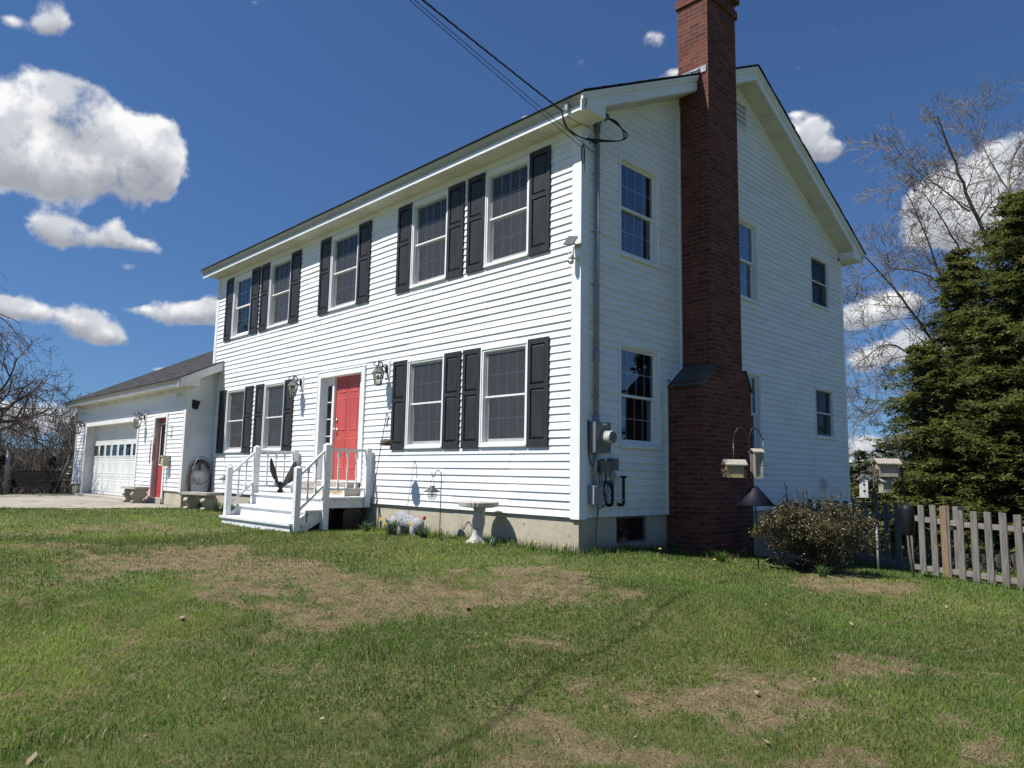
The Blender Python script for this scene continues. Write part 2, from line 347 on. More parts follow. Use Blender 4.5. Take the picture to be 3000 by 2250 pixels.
# ------------------------------------------------------------------ mesh builder
class B:
    def __init__(s): s.v = []; s.f = []; s.sm = []
    def poly(s, pts, smooth=False):
        i = len(s.v); s.v += [tuple(map(float, p)) for p in pts]; s.f.append(tuple(range(i, i + len(pts)))); s.sm.append(smooth)
    def box(s, x0, x1, y0, y1, z0, z1, mtx=None):
        c = [(x0, y0, z0), (x1, y0, z0), (x1, y1, z0), (x0, y1, z0), (x0, y0, z1), (x1, y0, z1), (x1, y1, z1), (x0, y1, z1)]
        if mtx is not None: c = [tuple(mtx @ Vector(p)) for p in c]
        for q in ((0, 3, 2, 1), (4, 5, 6, 7), (0, 1, 5, 4), (1, 2, 6, 5), (2, 3, 7, 6), (3, 0, 4, 7)):
            s.poly([c[k] for k in q])
        return s
    def prism(s, pts, ax, a, b):
        """pts: 2-D outline; ax: extrusion axis"""
        def P(p, t):
            if ax == 'x': return (t, p[0], p[1])
            if ax == 'y': return (p[0], t, p[1])
            return (p[0], p[1], t)
        s.poly([P(p, a) for p in pts]); s.poly([P(p, b) for p in reversed(pts)])
        n = len(pts)
        for i in range(n):
            p, q = pts[i], pts[(i + 1) % n]
            s.poly([P(p, a), P(p, b), P(q, b), P(q, a)])
        return s
    def tube(s, path, r, n=8, cap=True, smooth=True):
        path = [Vector(p) for p in path]
        if not hasattr(r, '__len__'): r = [r] * len(path)
        base = len(s.v); up0 = None
        for i, p in enumerate(path):
            d = (path[min(i + 1, len(path) - 1)] - path[max(i - 1, 0)])
            d = d.normalized() if d.length > 1e-9 else Vector((0, 0, 1))
            if up0 is None:
                up0 = Vector((0, 0, 1)) if abs(d.z) < .9 else Vector((1, 0, 0))
            sx = d.cross(up0)
            if sx.length < 1e-6: sx = d.orthogonal()
            sx.normalize(); up0 = sx.cross(d).normalized()
            for k in range(n):
                a = 2 * math.pi * k / n
                q = p + (sx * math.cos(a) + up0 * math.sin(a)) * r[i]
                s.v.append((q.x, q.y, q.z))
        for i in range(len(path) - 1):
            for k in range(n):
                a = base + i * n + k; b = base + i * n + (k + 1) % n
                s.f.append((a, b, b + n, a + n)); s.sm.append(smooth)
        if cap:
            s.f.append(tuple(base + k for k in range(n))[::-1]); s.sm.append(False)
            e = base + (len(path) - 1) * n
            s.f.append(tuple(e + k for k in range(n))); s.sm.append(False)
        return s
    def lathe(s, prof, c=(0, 0, 0), n=24, smooth=True, mtx=None, jit=0, rot=0):
        base = len(s.v)
        for r, z in prof:
            for k in range(n):
                a = 2 * math.pi * k / n + rot
                rr = r * (1 + (random.uniform(-jit, jit) if jit else 0))
                p = Vector((rr * math.cos(a), rr * math.sin(a), z))
                if mtx is not None: p = mtx @ p
                s.v.append((p.x + c[0], p.y + c[1], p.z + c[2]))
        for i in range(len(prof) - 1):
            for k in range(n):
                a = base + i * n + k; b = base + i * n + (k + 1) % n
                s.f.append((a, b, b + n, a + n)); s.sm.append(smooth)
        s.f.append(tuple(base + k for k in range(n))[::-1]); s.sm.append(False)
        e = base + (len(prof) - 1) * n
        s.f.append(tuple(e + k for k in range(n))); s.sm.append(False)
        return s
    def ball(s, c, r, n=10, sc=(1, 1, 1)):
        pr = [(max(1e-4, math.sin(math.pi * i / n)) * r, -math.cos(math.pi * i / n) * r) for i in range(n + 1)]
        m = Matrix.Diagonal((sc[0], sc[1], sc[2])).to_3x3()
        return s.lathe(pr, c, n + 2, mtx=m)
    def mesh(s, name, m):
        me = bpy.data.meshes.new(name)
        me.from_pydata(s.v, [], s.f)
        me.polygons.foreach_set('use_smooth', s.sm)
        # box-projected UVs in metres
        v = np.array(s.v, dtype=float) if s.v else np.zeros((0, 3))
        uvl = me.uv_layers.new(name='UVMap')
        nl = len(me.loops)
        li = np.empty(nl, int); me.loops.foreach_get('vertex_index', li)
        npoly = len(me.polygons)
        nr = np.empty(npoly * 3); me.polygons.foreach_get('normal', nr); nr = nr.reshape(-1, 3)
        ls = np.empty(npoly, int); me.polygons.foreach_get('loop_total', ls)
        pn = np.repeat(nr, ls, axis=0); p = v[li]; an = np.abs(pn)
        uv = np.empty((nl, 2))
        sl = np.hypot(1, .5)
        ix = (an[:, 0] >= an[:, 1]) & (an[:, 0] > an[:, 2] * .7)
        iy = (~ix) & (an[:, 1] > an[:, 2] * .98)
        iz = ~(ix | iy)
        uv[ix] = p[ix][:, [1, 2]]; uv[iy] = p[iy][:, [0, 2]]
        uv[iz, 0] = p[iz, 0]; uv[iz, 1] = p[iz, 1] * sl
        uvl.data.foreach_set('uv', uv.ravel())
        me.materials.append(M[m] if isinstance(m, str) else m)
        return me
    def build(s, name, m, parent=None, loc=(0, 0, 0), label=None, bevel=0):
        o = bpy.data.objects.new(name, s.mesh(name, m)); col.objects.link(o); o.location = loc
        if parent is not None: o.parent = parent
        if label: o['label'] = label
        if bevel:
            bm_ = o.modifiers.new('bevel', 'BEVEL'); bm_.width = bevel; bm_.segments = 2; bm_.limit_method = 'ANGLE'
        return o
def thing(name, label, cat, loc=(0, 0, 0), rotz=0, group=None):
    o = bpy.data.objects.new(name, None); col.objects.link(o)
    o.empty_display_size = .2; o.location = loc; o.rotation_euler = (0, 0, rotz)
    o['label'] = label; o['category'] = cat
    if group: o['group'] = group
    return o
def tag(o, label=None, cat=None, group=None, kind=None):
    if label: o['label'] = label
    if cat: o['category'] = cat
    if group: o['group'] = group
    if kind: o['kind'] = kind
    return o
def copy_tree(o, parent=None):
    c = o.copy(); col.objects.link(c); c.parent = parent
    for ch in [x for x in bpy.data.objects if x.parent == o]: copy_tree(ch, c)
    return c
def at(u, v, d):
    """a point of the place seen at (u, v) of the 3000 x 2250 photograph, d metres deep"""
    r = CR.T @ np.array([(u - 1500) / CF, (v - 1125) / CF, 1.])
    return Vector(CC + r * d)
GC=np.array([(-11,-.3,-.37),(-8,-.5,-.42),(-5,-.5,-.43),(-3,-.3,-.40),(-1.3,-.35,-.40),(0,-.2,-.43),(.2,.7,-.43),(.3,1.7,-.5),(.8,2.2,-.55),
(1.45,1.7,-.6),(1.2,3.6,-.76),(.5,6,-.86),(2.1,5.5,-.9),(3.5,4.9,-.9),(5.5,4.3,-.95),(2.74,3.5,-.72),(1.7,2.6,-.64),(2.3,2.4,-.67),
(-12,-4,-.36),(-13,-1.5,-.33),(-16,-1,-.33),(-20,-1,-.33),(-21.5,-3,-.36),(-20,-6,-.4),(-6,-4,-.5),(-9,-2.5,-.42),(-2,-3,-.56),(2,-3,-.77),(3.4,-4.3,-.95),
(6.0,-7,-1.03),(2,-6.3,-.93),(0,-7,-.82),(6,-3,-1.0),(4.6,-.5,-.9),(3.6,1.2,-.8),(7,2,-1.05),(9,-5,-1.15),(-5,-8,-.62),(-12,-10,-.5),(12,0,-1.3),(1.2,-.6,-.55),(-21,3,-.5),(-26,-2,-.75),(-26,-8,-.7),
(0,9.5,-1.3),(5,9,-1.5),(-8,9.5,-1.0),(8,13,-2.2),(0,15,-2.2),(3,20,-2.9),(10,22,-3.2),(-10,20,-2.4),(-32,-4,-1.6),(-32,4,-1.7),(-45,0,-3.2),(-45,-20,-2.6),(20,5,-2),(20,20,-4),(6,-14,-1.0),(14,-12,-1.4),(-10,-20,-.8)])
def ground(x,y):
    x=np.asarray(x,float);y=np.asarray(y,float)
    num=np.zeros(np.broadcast(x,y).shape);den=num.copy()
    for a,b,c in GC:
        w=1/((x-a)**2+(y-b)**2+.15)**1.7
        num+=w*c;den+=w
    near=num/den
    r=np.hypot(x-3,y-2)
    far=-2.6-(r-22)*.05
    far=np.maximum(far,-9)
    t=np.clip((r-26)/20,0,1);t=t*t*(3-2*t)
    return near*(1-t)+far*t
# ------------------------------------------------------------------ terrain
def h1(x, y):
    return float(ground(x, y))
def vnoise(x, y, s, seed):
    x = np.asarray(x, float) * s; y = np.asarray(y, float) * s
    def hsh(a, b):
        t = np.sin(a * 127.1 + b * 311.7 + seed * 74.7) * 43758.5453
        return t - np.floor(t)
    xi = np.floor(x); yi = np.floor(y); fx = x - xi; fy = y - yi
    fx = fx * fx * (3 - 2 * fx); fy = fy * fy * (3 - 2 * fy)
    return (hsh(xi, yi) * (1 - fx) + hsh(xi + 1, yi) * fx) * (1 - fy) + (hsh(xi, yi + 1) * (1 - fx) + hsh(xi + 1, yi + 1) * fx) * fy
def fbm(x, y, s, seed, o=4):
    t = 0; a = .5; n = 0
    for i in range(o):
        t = t + a * vnoise(x, y, s * 2 ** i, seed + i * 13); n += a; a *= .55
    return t / n
# dead patches of the lawn: x, y, first half axis (x, y), second half axis (x, y), strength
PATCH = [(-5.05,-4.57,0.34,0.55,-0.85,0.18,0.50), (-7.35,-4.48,0.43,0.82,-0.66,0.12,0.50), (-3.22,-4.36,0.44,0.60,-0.76,0.22,0.80), (-3.01,-3.56,0.38,0.58,-1.15,0.43,1.00), (-1.47,-3.44,0.47,0.62,-1.53,0.72,1.00), (-0.35,-3.32,0.43,0.61,-0.95,0.55,1.00), (0.17,-2.77,0.53,0.61,-0.58,0.41,1.00), (0.48,-2.09,0.60,0.54,-0.44,0.38,1.00), (0.70,-1.54,0.42,0.57,-0.44,0.45,1.00), (1.44,-1.56,0.28,0.26,-0.26,0.31,0.70), (-2.73,-5.07,0.43,0.42,-0.53,0.12,0.45), (-7.68,-3.26,0.52,0.92,-0.79,0.22,0.50), (-5.69,-2.23,0.69,0.51,-0.66,0.26,0.30), (0.12,-3.75,0.19,0.29,-0.26,0.14,0.60), (2.32,-2.69,0.20,0.24,-0.22,0.25,0.40), (3.21,-2.26,0.22,0.33,-0.10,0.17,0.50), (3.57,-1.81,0.21,0.44,-0.13,0.29,0.70), (3.80,-0.94,0.25,0.44,-0.10,0.27,0.80), (3.69,-2.68,0.29,0.36,-0.20,0.37,1.00), (4.03,-2.50,0.20,0.26,-0.11,0.28,0.90), (3.13,-3.15,0.26,0.28,-0.11,0.15,0.70), (3.21,-3.89,0.34,0.33,-0.22,0.25,1.00), (3.74,-3.69,0.29,0.28,-0.10,0.15,0.80), (4.34,-3.02,0.23,0.31,-0.05,0.13,0.60), (4.86,-2.27,0.19,0.21,-0.04,0.18,0.60), (2.81,2.28,0.25,0.51,-0.21,0.63,0.90), (2.27,2.15,0.01,0.95,-0.46,1.14,0.60), (3.61,0.80,0.14,0.16,-0.10,0.35,0.40), (2.60,-1.08,0.10,0.22,-0.08,0.14,0.40), (2.83,-0.19,0.07,0.29,-0.09,0.20,0.40), (3.04,-4.24,0.17,0.21,-0.20,0.19,0.50), (2.23,-5.28,0.14,0.15,-0.17,0.07,0.35), (1.52,-6.04,0.17,0.19,-0.24,0.05,0.40), (2.22,-4.45,0.08,0.10,-0.09,0.06,0.35), (2.48,-4.92,0.08,0.12,-0.11,0.07,0.50), (1.89,-3.35,0.15,0.17,-0.19,0.18,0.30)]
def brown(x, y):
    x = np.asarray(x, float); y = np.asarray(y, float)
    n = fbm(x, y, 1.6, 3, 5)
    wx = x + (fbm(x, y, 1.1, 11) - .5) * .9; wy = y + (fbm(x, y, 1.1, 29) - .5) * .9
    b = np.zeros_like(x)
    for cx, cy, ax, ay, bx, by, s in PATCH:
        det = ax * by - ay * bx
        px = wx - cx; py = wy - cy
        a = (px * by - py * bx) / det; c = (ax * py - ay * px) / det
        b = np.maximum(b, s * np.clip(1.45 - (a * a + c * c), 0, 1))
    fine = fbm(x, y, 7.5, 41, 4)
    return np.clip(b * 1.02 + (n - .5) * 1.25 + (fine - .5) * 1.9 - .13, 0, 1)
DRIVE = [(-11.30, -.60), (-11.55, -2.4), (-12.25, -3.95), (-13.5, -5.6), (-17, -8), (-21, -9.5), (-22.5, -6), (-21.0, -2.6), (-20.2, -1.8), (-20.0, -.80)]
def in_drive(x, y):
    x = np.asarray(x, float); y = np.asarray(y, float); ins = np.zeros(x.shape, bool)
    n = len(DRIVE)
    for i in range(n):
        x1, y1 = DRIVE[i]; x2, y2 = DRIVE[(i + 1) % n]
        c = ((y1 > y) != (y2 > y)) & (x < (x2 - x1) * (y - y1) / (y2 - y1 + 1e-12) + x1)
        ins ^= c
    return ins
def grid_axis(segs):
    out = [segs[0][0]]
    for a, b, st in segs:
        n = max(1, int(round((b - a) / st))); out += [a + (b - a) * (i + 1) / n for i in range(n)]
    return np.array(out)
gx = grid_axis([(-700, -120, 60), (-120, -40, 8), (-40, -14, 1), (-14, -8, .25), (-8, 8, .07), (8, 14, .5), (14, 60, 4), (60, 700, 60)])
gy = grid_axis([(-700, -100, 60), (-100, -20, 8), (-20, -8, 1), (-8, 3.5, .07), (3.5, 9, .25), (9, 30, 1), (30, 100, 8), (100, 700, 60)])
X, Y = np.meshgrid(gx, gy)
Z = ground(X, Y)
BR = brown(X, Y)
near = np.clip(1 - np.hypot(X - 1, Y + 1) / 18, 0, 1)
Z = Z + near * ((fbm(X, Y, .9, 5) - .5) * .03 + (fbm(X, Y, 9, 8, 3) - .5) * (.010 + .022 * BR))
ny, nx = X.shape
gm = bpy.data.meshes.new('ground')
co = np.stack([X, Y, Z], -1).reshape(-1, 3)
gm.vertices.add(len(co)); gm.vertices.foreach_set('co', co.ravel())
idx = np.arange(nx * ny).reshape(ny, nx)
q = np.stack([idx[:-1, :-1], idx[:-1, 1:], idx[1:, 1:], idx[1:, :-1]], -1).reshape(-1, 4)
gm.loops.add(q.size); gm.loops.foreach_set('vertex_index', q.ravel())
gm.polygons.add(len(q)); gm.polygons.foreach_set('loop_start', np.arange(0, q.size, 4)); gm.polygons.foreach_set('loop_total', np.full(len(q), 4))
gm.polygons.foreach_set('use_smooth', np.ones(len(q), bool))
gm.update(calc_edges=True)
at_ = gm.attributes.new('dry', 'FLOAT', 'POINT'); at_.data.foreach_set('value', BR.ravel())
m, t, b = base_mat('lawn soil and thatch')
co_ = t.n('ShaderNodeTexCoord').outputs['Object']
dry = t.n('ShaderNodeAttribute', attribute_name='dry').outputs['Fac']
g1 = t.mix(t.mr(t.noise(co_, 3, 6), .3, .7), (.075, .115, .026), (.12, .145, .042))
g1 = t.mix(t.mr(t.noise(co_, 38, 5, .7), .4, .7), g1, (.17, .14, .075))
d1 = t.mix(t.mr(t.noise(co_, 6, 6, .65), .3, .7), (.215, .165, .095), (.115, .085, .05))
d1 = t.mix(t.mr(t.noise(co_, 75, 5, .75), .46, .66), d1, (.30, .24, .145))
d1 = t.mix(t.mr(t.noise(co_, 9, 6, .7), .50, .66, 0, .7), d1, (.085, .10, .03))
far = t.mix(t.mr(t.noise(co_, .35, 5), .35, .65), (.05, .07, .02), (.11, .09, .045))
c = t.mix(t.mr(dry, .15, .85), g1, d1)
sx = t.n('ShaderNodeSeparateXYZ'); t.l(co_, sx.inputs[0])
setc(t, b, 'Base Color', c)
b.inputs['Roughness'].default_value = .95; b.inputs['Specular IOR Level'].default_value = .1
bp = t.n('ShaderNodeBump'); bp.inputs['Strength'].default_value = 1; bp.inputs['Distance'].default_value = .02
t.l(t.noise(co_, 45, 7, .75), bp.inputs['Height']); t.l(bp.outputs[0], b.inputs['Normal'])
gm.materials.append(m)
go = bpy.data.objects.new('ground', gm); col.objects.link(go); tag(go, kind='structure')
# driveway: a sheet just above the ground
dm_ = B()
dx = np.arange(-23, -11, .25); dy = np.arange(-10, 0, .25)
for x in dx:
    for y in dy:
        c4 = [(x, y), (x + .25, y), (x + .25, y + .25), (x, y + .25)]
        if in_drive(np.array([x + .125]), np.array([y + .125]))[0]:
            dm_.poly([(a, b_, h1(a, b_) + .012) for a, b_ in c4], True)
m, t, b = base_mat('pale worn asphalt')
co_ = t.n('ShaderNodeTexCoord').outputs['Object']
c = t.mix(t.mr(t.noise(co_, 1.2, 6, .65), .3, .7), (.36, .325, .265), (.27, .24, .195))
c = t.mix(t.mr(t.noise(co_, 60, 5, .8), .5, .7), c, (.14, .125, .10))
wv = t.n('ShaderNodeTexVoronoi', feature='DISTANCE_TO_EDGE'); wv.inputs['Scale'].default_value = .55
t.l(t.vm('ADD', co_, t.vm('SCALE', t.noise(co_, 1.5, 4, col=True))), wv.inputs['Vector'])
c = t.mix(t.mr(wv.outputs['Distance'], .012, .004), c, (.10, .09, .075))
setc(t, b, 'Base Color', c); b.inputs['Roughness'].default_value = .95
bp = t.n('ShaderNodeBump'); bp.inputs['Strength'].default_value = .7; bp.inputs['Distance'].default_value = .01
t.l(t.noise(co_, 70, 4, .8), bp.inputs['Height']); t.l(bp.outputs[0], b.inputs['Normal'])
o = dm_.build('driveway', m); tag(o, kind='structure')
# ------------------------------------------------------------------ grass (one object of loose blades)
def blades():
    P = []
    def ring(n, rmin, rmax, amin, amax, hgt, wid):
        r = np.sqrt(rng.uniform(rmin ** 2, rmax ** 2, n)); a = rng.uniform(amin, amax, n)
        x = CC[0] + r * np.cos(a); y = CC[1] + r * np.sin(a)
        P.append(np.stack([x, y, np.full(n, hgt), np.full(n, wid)], -1))
    A0, A1 = R_(92), R_(180)
    ring(150000, 1.6, 4.6, A0 - .1, A1 + .12, .040, .0030)
    ring(230000, 4.6, 8.0, A0, A1 + .05, .042, .0048)
    ring(170000, 8.0, 12.5, A0 - .1, A1, .046, .0075)
    ring(110000, 12.5, 19, A0 - .1, A1 - .02, .05, .011)
    ring(25000, 19, 28, A0 + .8, A1 - .02, .06, .018)
    return np.concatenate(P)
Pb = blades()
x, y = Pb[:, 0], Pb[:, 1]
ok = ~in_drive(x, y)
ok &= ~((x < .02) & (x > -11.65) & (y > -.02) & (y < 8.52))
ok &= ~((x < -11.39) & (y > -.66))
ok &= ~((x > -.05) & (x < .6) & (y > 1.94) & (y < 3.4))
ok &= ~((x > -7.2) & (x < -4.6) & (y > -1.45) & (y < 0))
ok &= ~((x < -11.3) & (y > -3) & (fbm(x, y, 2, 77) > .52))
shr = np.hypot(x - 1.85, (y - 2.75)) < .75
ok &= ~(shr & (rng.uniform(size=len(x)) < .9))
Pb = Pb[ok]; x, y = Pb[:, 0], Pb[:, 1]
br = brown(x, y)
lush = fbm(x, y, .8, 91, 4)
keep = rng.uniform(size=len(x)) > br * .45
Pb = Pb[keep]; x, y, br, lush = Pb[:, 0], Pb[:, 1], br[keep], lush[keep]
n = len(x)
deadb = rng.uniform(size=n) < np.clip(.13 + .80 * np.clip((br - .10) * 1.12, 0, 1) - .55 * (fbm(x, y, 5.5, 171, 3) > .58), .06, 1)
hg = Pb[:, 2] * rng.uniform(.45, 1.25, n) * (1 - .35 * br) * (.68 + .35 * lush)
edge = ((y > -.32) & (y < 0) & (x < 0.1)) | ((x < .3) & (x > 0) & (y < 2) & (y > -.1)) | ((np.abs(x - .75) < .2) & (y > 1.7) & (y < 3.4)) | ((np.abs(y - (6.55 - (x - .05) * .4857)) < .22) & (x > .2) & (x < 8))
clump = fbm(x, y, 2.6, 123, 3) > .70
tall = (edge & (rng.uniform(size=n) < .45)) | (clump & (rng.uniform(size=n) < .25) & (br < .6))
hg = np.where(tall, hg * np.where(edge, rng.uniform(1.6, 3.4, n), rng.uniform(1.2, 1.9, n)), hg)
flat = np.where(deadb, rng.uniform(1.0, 3.2, n), rng.uniform(.15, 1.0, n))
flat = np.where(tall, flat * .35, flat)
az = rng.uniform(0, 2 * np.pi, n) + (fbm(x, y, 1.2, 17) - .5) * 2
wd = Pb[:, 3] * rng.uniform(.7, 1.3, n) * np.where(tall, 1.3, 1)
zz = ground(x, y) + np.clip(1 - np.hypot(x - 1, y + 1) / 18, 0, 1) * ((fbm(x, y, .9, 5) - .5) * .03) - .004
zz += (fbm(x, y, 9, 8, 3) - .5) * (.010 + .022 * br) * np.clip(1 - np.hypot(x - 1, y + 1) / 18, 0, 1)
L = hg * np.sqrt(1 + flat ** 2 * .6)
hz = L / np.sqrt(1 + flat ** 2); hr = hz * flat
sa = az + np.pi / 2 + rng.uniform(-.6, .6, n)
bx, by = np.cos(sa) * wd / 2, np.sin(sa) * wd / 2
tx, ty = np.cos(az), np.sin(az)
v0 = np.stack([x - bx, y - by, zz], -1); v1 = np.stack([x + bx, y + by, zz], -1)
mz = np.stack([x + tx * hr * .38 + bx * .75, y + ty * hr * .38 + by * .75, zz + hz * .62], -1)
mz2 = np.stack([x + tx * hr * .38 - bx * .75, y + ty * hr * .38 - by * .75, zz + hz * .62], -1)
v3 = np.stack([x + tx * hr, y + ty * hr, zz + hz], -1)
V = np.stack([v0, v1, mz, mz2, v3], 1).reshape(-1, 3)
base = np.arange(n) * 5
quads = np.stack([base, base + 1, base + 2, base + 3], -1)
tris = np.stack([base + 3, base + 2, base + 4], -1)
me = bpy.data.meshes.new('grass')
me.vertices.add(len(V)); me.vertices.foreach_set('co', V.ravel())
lv = np.concatenate([quads, tris], 1).ravel()
me.loops.add(len(lv)); me.loops.foreach_set('vertex_index', lv)
ls = np.stack([np.arange(n) * 7, np.arange(n) * 7 + 4], -1).ravel(); lt = np.tile([4, 3], n)
me.polygons.add(2 * n); me.polygons.foreach_set('loop_start', ls); me.polygons.foreach_set('loop_total', lt)
me.update(calc_edges=True)
yel = np.clip((fbm(x, y, .55, 55, 4) - .42) * 3.2, 0, 1)
gA = np.array([.122, .205, .035]); gB = np.array([.210, .275, .054]); gC = np.array([.092, .170, .036])
cg = gA * (1 - yel[:, None]) + gB * yel[:, None]
cg = cg * (1 - .5 * (lush[:, None] > .55)) + gC * .5 * (lush[:, None] > .55)
tonal = fbm(x, y, .33, 63, 3); cg = cg * (.72 + .56 * np.clip((tonal - .3) * 2.5, 0, 1))[:, None] * (.85 + .5 * (fbm(x, y, 3.1, 19, 3) - .3))[:, None]
cg = cg * rng.uniform(.75, 1.3, (n, 1)) * rng.uniform(.92, 1.08, (n, 3))
dA = np.array([.24, .185, .100]); dB = np.array([.45, .375, .225])
k = rng.uniform(size=(n, 1)); cd = (dA * (1 - k) + dB * k) * rng.uniform(.45, 1.15, (n, 1))
cc = np.where(deadb[:, None], cd, cg)
ca = me.color_attributes.new('tone', 'FLOAT_COLOR', 'POINT')
ca.data.foreach_set('color', np.repeat(np.concatenate([cc, np.ones((n, 1))], 1), 5, axis=0).ravel())
m, t, b = base_mat('grass blades')
cx = t.n('ShaderNodeAttribute', attribute_name='tone').outputs['Color']
t.l(cx, b.inputs['Base Color']); b.inputs['Roughness'].default_value = .6; b.inputs['Specular IOR Level'].default_value = .25
tl = t.n('ShaderNodeBsdfTranslucent'); t.l(cx, tl.inputs['Color'])
mx_ = t.n('ShaderNodeMixShader'); mx_.inputs[0].default_value = .45
t.l(b.outputs[0], mx_.inputs[1]); t.l(tl.outputs[0], mx_.inputs[2]); t.l(mx_.outputs[0], m.node_tree.nodes['Material Output'].inputs['Surface'])
me.materials.append(m)
o = bpy.data.objects.new('grass', me); col.objects.link(o)
tag(o, 'short lawn grass, green with dead straw-coloured patches', 'grass', kind='stuff')
# clods, stones and dead leaves lying in the lawn
cl = B()
for i in range(330):
    r = random.uniform(2.0, 9.5); a = random.uniform(R_(95), R_(175))
    x_, y_ = CC[0] + r * math.cos(a), CC[1] + r * math.sin(a)
    if y_ > -.3 and x_ < .7: continue
    bb = float(brown(np.array([x_]), np.array([y_]))[0])
    if random.random() > .15 + bb: continue
    z_ = h1(x_, y_) + .012
    s_ = random.uniform(.005, .016) * (1.6 if random.random() < .08 else 1)
    if random.random() < .5:
        cl.lathe([(.001, -s_ * .4), (s_, -s_ * .2), (s_ * .9, s_ * .35), (.001, s_ * .6)], (x_, y_, z_), 7, False, jit=.35)
    else:
        a2 = random.uniform(0, 6.3); l_ = s_ * 2.2
        u_ = Vector((math.cos(a2), math.sin(a2), random.uniform(-.2, .5))) * l_; w_ = Vector((-math.sin(a2), math.cos(a2), random.uniform(-.3, .3))) * l_ * .45
        c_ = Vector((x_, y_, z_ + .015))
        cl.poly([c_ - u_, c_ - w_ * 1.1 + Vector((0, 0, .006)), c_ + u_ * .3 - w_, c_ + u_, c_ + w_, c_ - u_ * .4 + w_ * .9])
m, t, b = base_mat('soil clods and dead leaves')
g = t.n('ShaderNodeNewGeometry').outputs['Random Per Island']
setc(t, b, 'Base Color', t.mix(g, (.09, .068, .045), (.30, .24, .16))); b.inputs['Roughness'].default_value = .9
o = cl.build('soil_clods', m); tag(o, 'soil clods and dead leaves scattered over the bare lawn patches', 'debris', kind='stuff')
# distant hills
hb = B()
for ring_, (rad, hh, zz_) in enumerate(((420, 13, -9), (600, 24, -9))):
    N = 160
    for i in range(N):
        def pt(j, k):
            a = 2 * math.pi * j / N
            hz_ = hh * (.45 + .8 * float(fbm(np.array([math.cos(a) * 4 + 9]), np.array([math.sin(a) * 4 + ring_ * 7]), 1, 3, 4)[0]))
            return ((rad + k * 60) * math.cos(a), (rad + k * 60) * math.sin(a), zz_ - 1 + (hz_ if k else 0))
        hb.poly([pt(i, 0), pt(i + 1, 0), pt(i + 1, 1), pt(i, 1)], True)
M['hill'] = mat('wooded hillside', (.055, .06, .055), .95, (.085, .075, .065), .05, detail=10)
o = hb.build('hills', 'hill'); tag(o, kind='structure')
# ================================================================== HOUSE
EX = .1016                                    # clapboard exposure
def clip_poly(poly, a, b_, c_):
    """keep a*u+b*z <= c; points (u, o, z)"""
    out = []
    for i in range(len(poly)):
        p, q_ = poly[i], poly[(i + 1) % len(poly)]
        dp = a * p[0] + b_ * p[2] - c_; dq = a * q_[0] + b_ * q_[2] - c_
        if dp <= 0: out.append(p)
        if (dp < 0 < dq) or (dq < 0 < dp):
            k_ = dp / (dp - dq); out.append(tuple(p[j] + (q_[j] - p[j]) * k_ for j in range(3)))
    return out
def siding(bm, mp, u0, u1, z0, z1, openings, clips=(), seams=True, flip=False):
    n = int(math.ceil((z1 - z0) / EX - 1e-6)); TH = .0165
    sm_ = []
    for i in range(n):
        za = z0 + i * EX; zb = min(z1, za + EX)
        jo = random.uniform(-.0012, .0012)
        if i % 2 == 0:
            sm_ = []
            s_ = u0 + random.uniform(.4, 3.4)
            while s_ < u1 - .3: sm_.append(s_); s_ += random.uniform(1.8, 3.6)
            if not seams: sm_ = []
        brk = {u0, u1}
        for (a, c_, d, e) in openings:
            if d < zb and e > za:
                for k_ in (a, c_):
                    if u0 < k_ < u1: brk.add(k_)
        brk |= set(sm_)
        brk = sorted(brk)
        for a, c_ in zip(brk[:-1], brk[1:]):
            mid = (a + c_) / 2; segs = [(za, zb)]
            for (oa, ob, oz0, oz1) in openings:
                if oa < mid < ob:
                    ns = []
                    for s0, s1 in segs:
                        if oz1 <= s0 or oz0 >= s1: ns.append((s0, s1)); continue
                        if oz0 > s0: ns.append((s0, oz0))
                        if oz1 < s1: ns.append((oz1, s1))
                    segs = ns
            ex = jo + .0034 * (sum(1 for s_ in sm_ if s_ < mid) % 2)
            for s0, s1 in segs:
                if s1 - s0 < 1e-4: continue
                o0 = TH * (1 - (s0 - za) / EX) + ex; o1 = TH * (1 - (s1 - za) / EX) + ex
                qs = [[(a, o0, s0), (c_, o0, s0), (c_, o1, s1), (a, o1, s1)]]
                if s0 == za: qs.append([(a, -.004, s0), (c_, -.004, s0), (c_, o0, s0), (a, o0, s0)])
                if a in sm_: qs.append([(a, -.004, s0), (a, o0, s0), (a, o1, s1), (a, -.004, s1)])
                for q_ in qs:
                    for cl_ in clips:
                        if len(q_) > 2: q_ = clip_poly(q_, *cl_)
                    if len(q_) > 2:
                        pts = [mp(*p) for p in q_]
                        bm.poly(pts[::-1] if flip else pts)
def mbox(bm, mp, u0, u1, o0, o1, z0, z1):
    p = [mp(u, o_, z) for u in (u0, u1) for o_ in (o0, o1) for z in (z0, z1)]
    for q_ in ((0, 1, 3, 2), (4, 6, 7, 5), (0, 4, 5, 1), (2, 3, 7, 6), (0, 2, 6, 4), (1, 5, 7, 3)):
        bm.poly([p[k_] for k_ in q_])
def mring(bm, mp, u0, u1, z0, z1, w, o0, o1, wb=None, wt_=None):
    wb = w if wb is None else wb; wt_ = w if wt_ is None else wt_
    mbox(bm, mp, u0, u0 + w, o0, o1, z0, z1); mbox(bm, mp, u1 - w, u1, o0, o1, z0, z1)
    mbox(bm, mp, u0 + w, u1 - w, o0, o1, z0, z0 + wb); mbox(bm, mp, u0 + w, u1 - w, o0, o1, z1 - wt_, z1)
front = lambda u, o_, z: (u, -o_, z)
gable = lambda u, o_, z: (o_, u, z)
HL, HW, HZ = -11.65, 8.517, 5.17
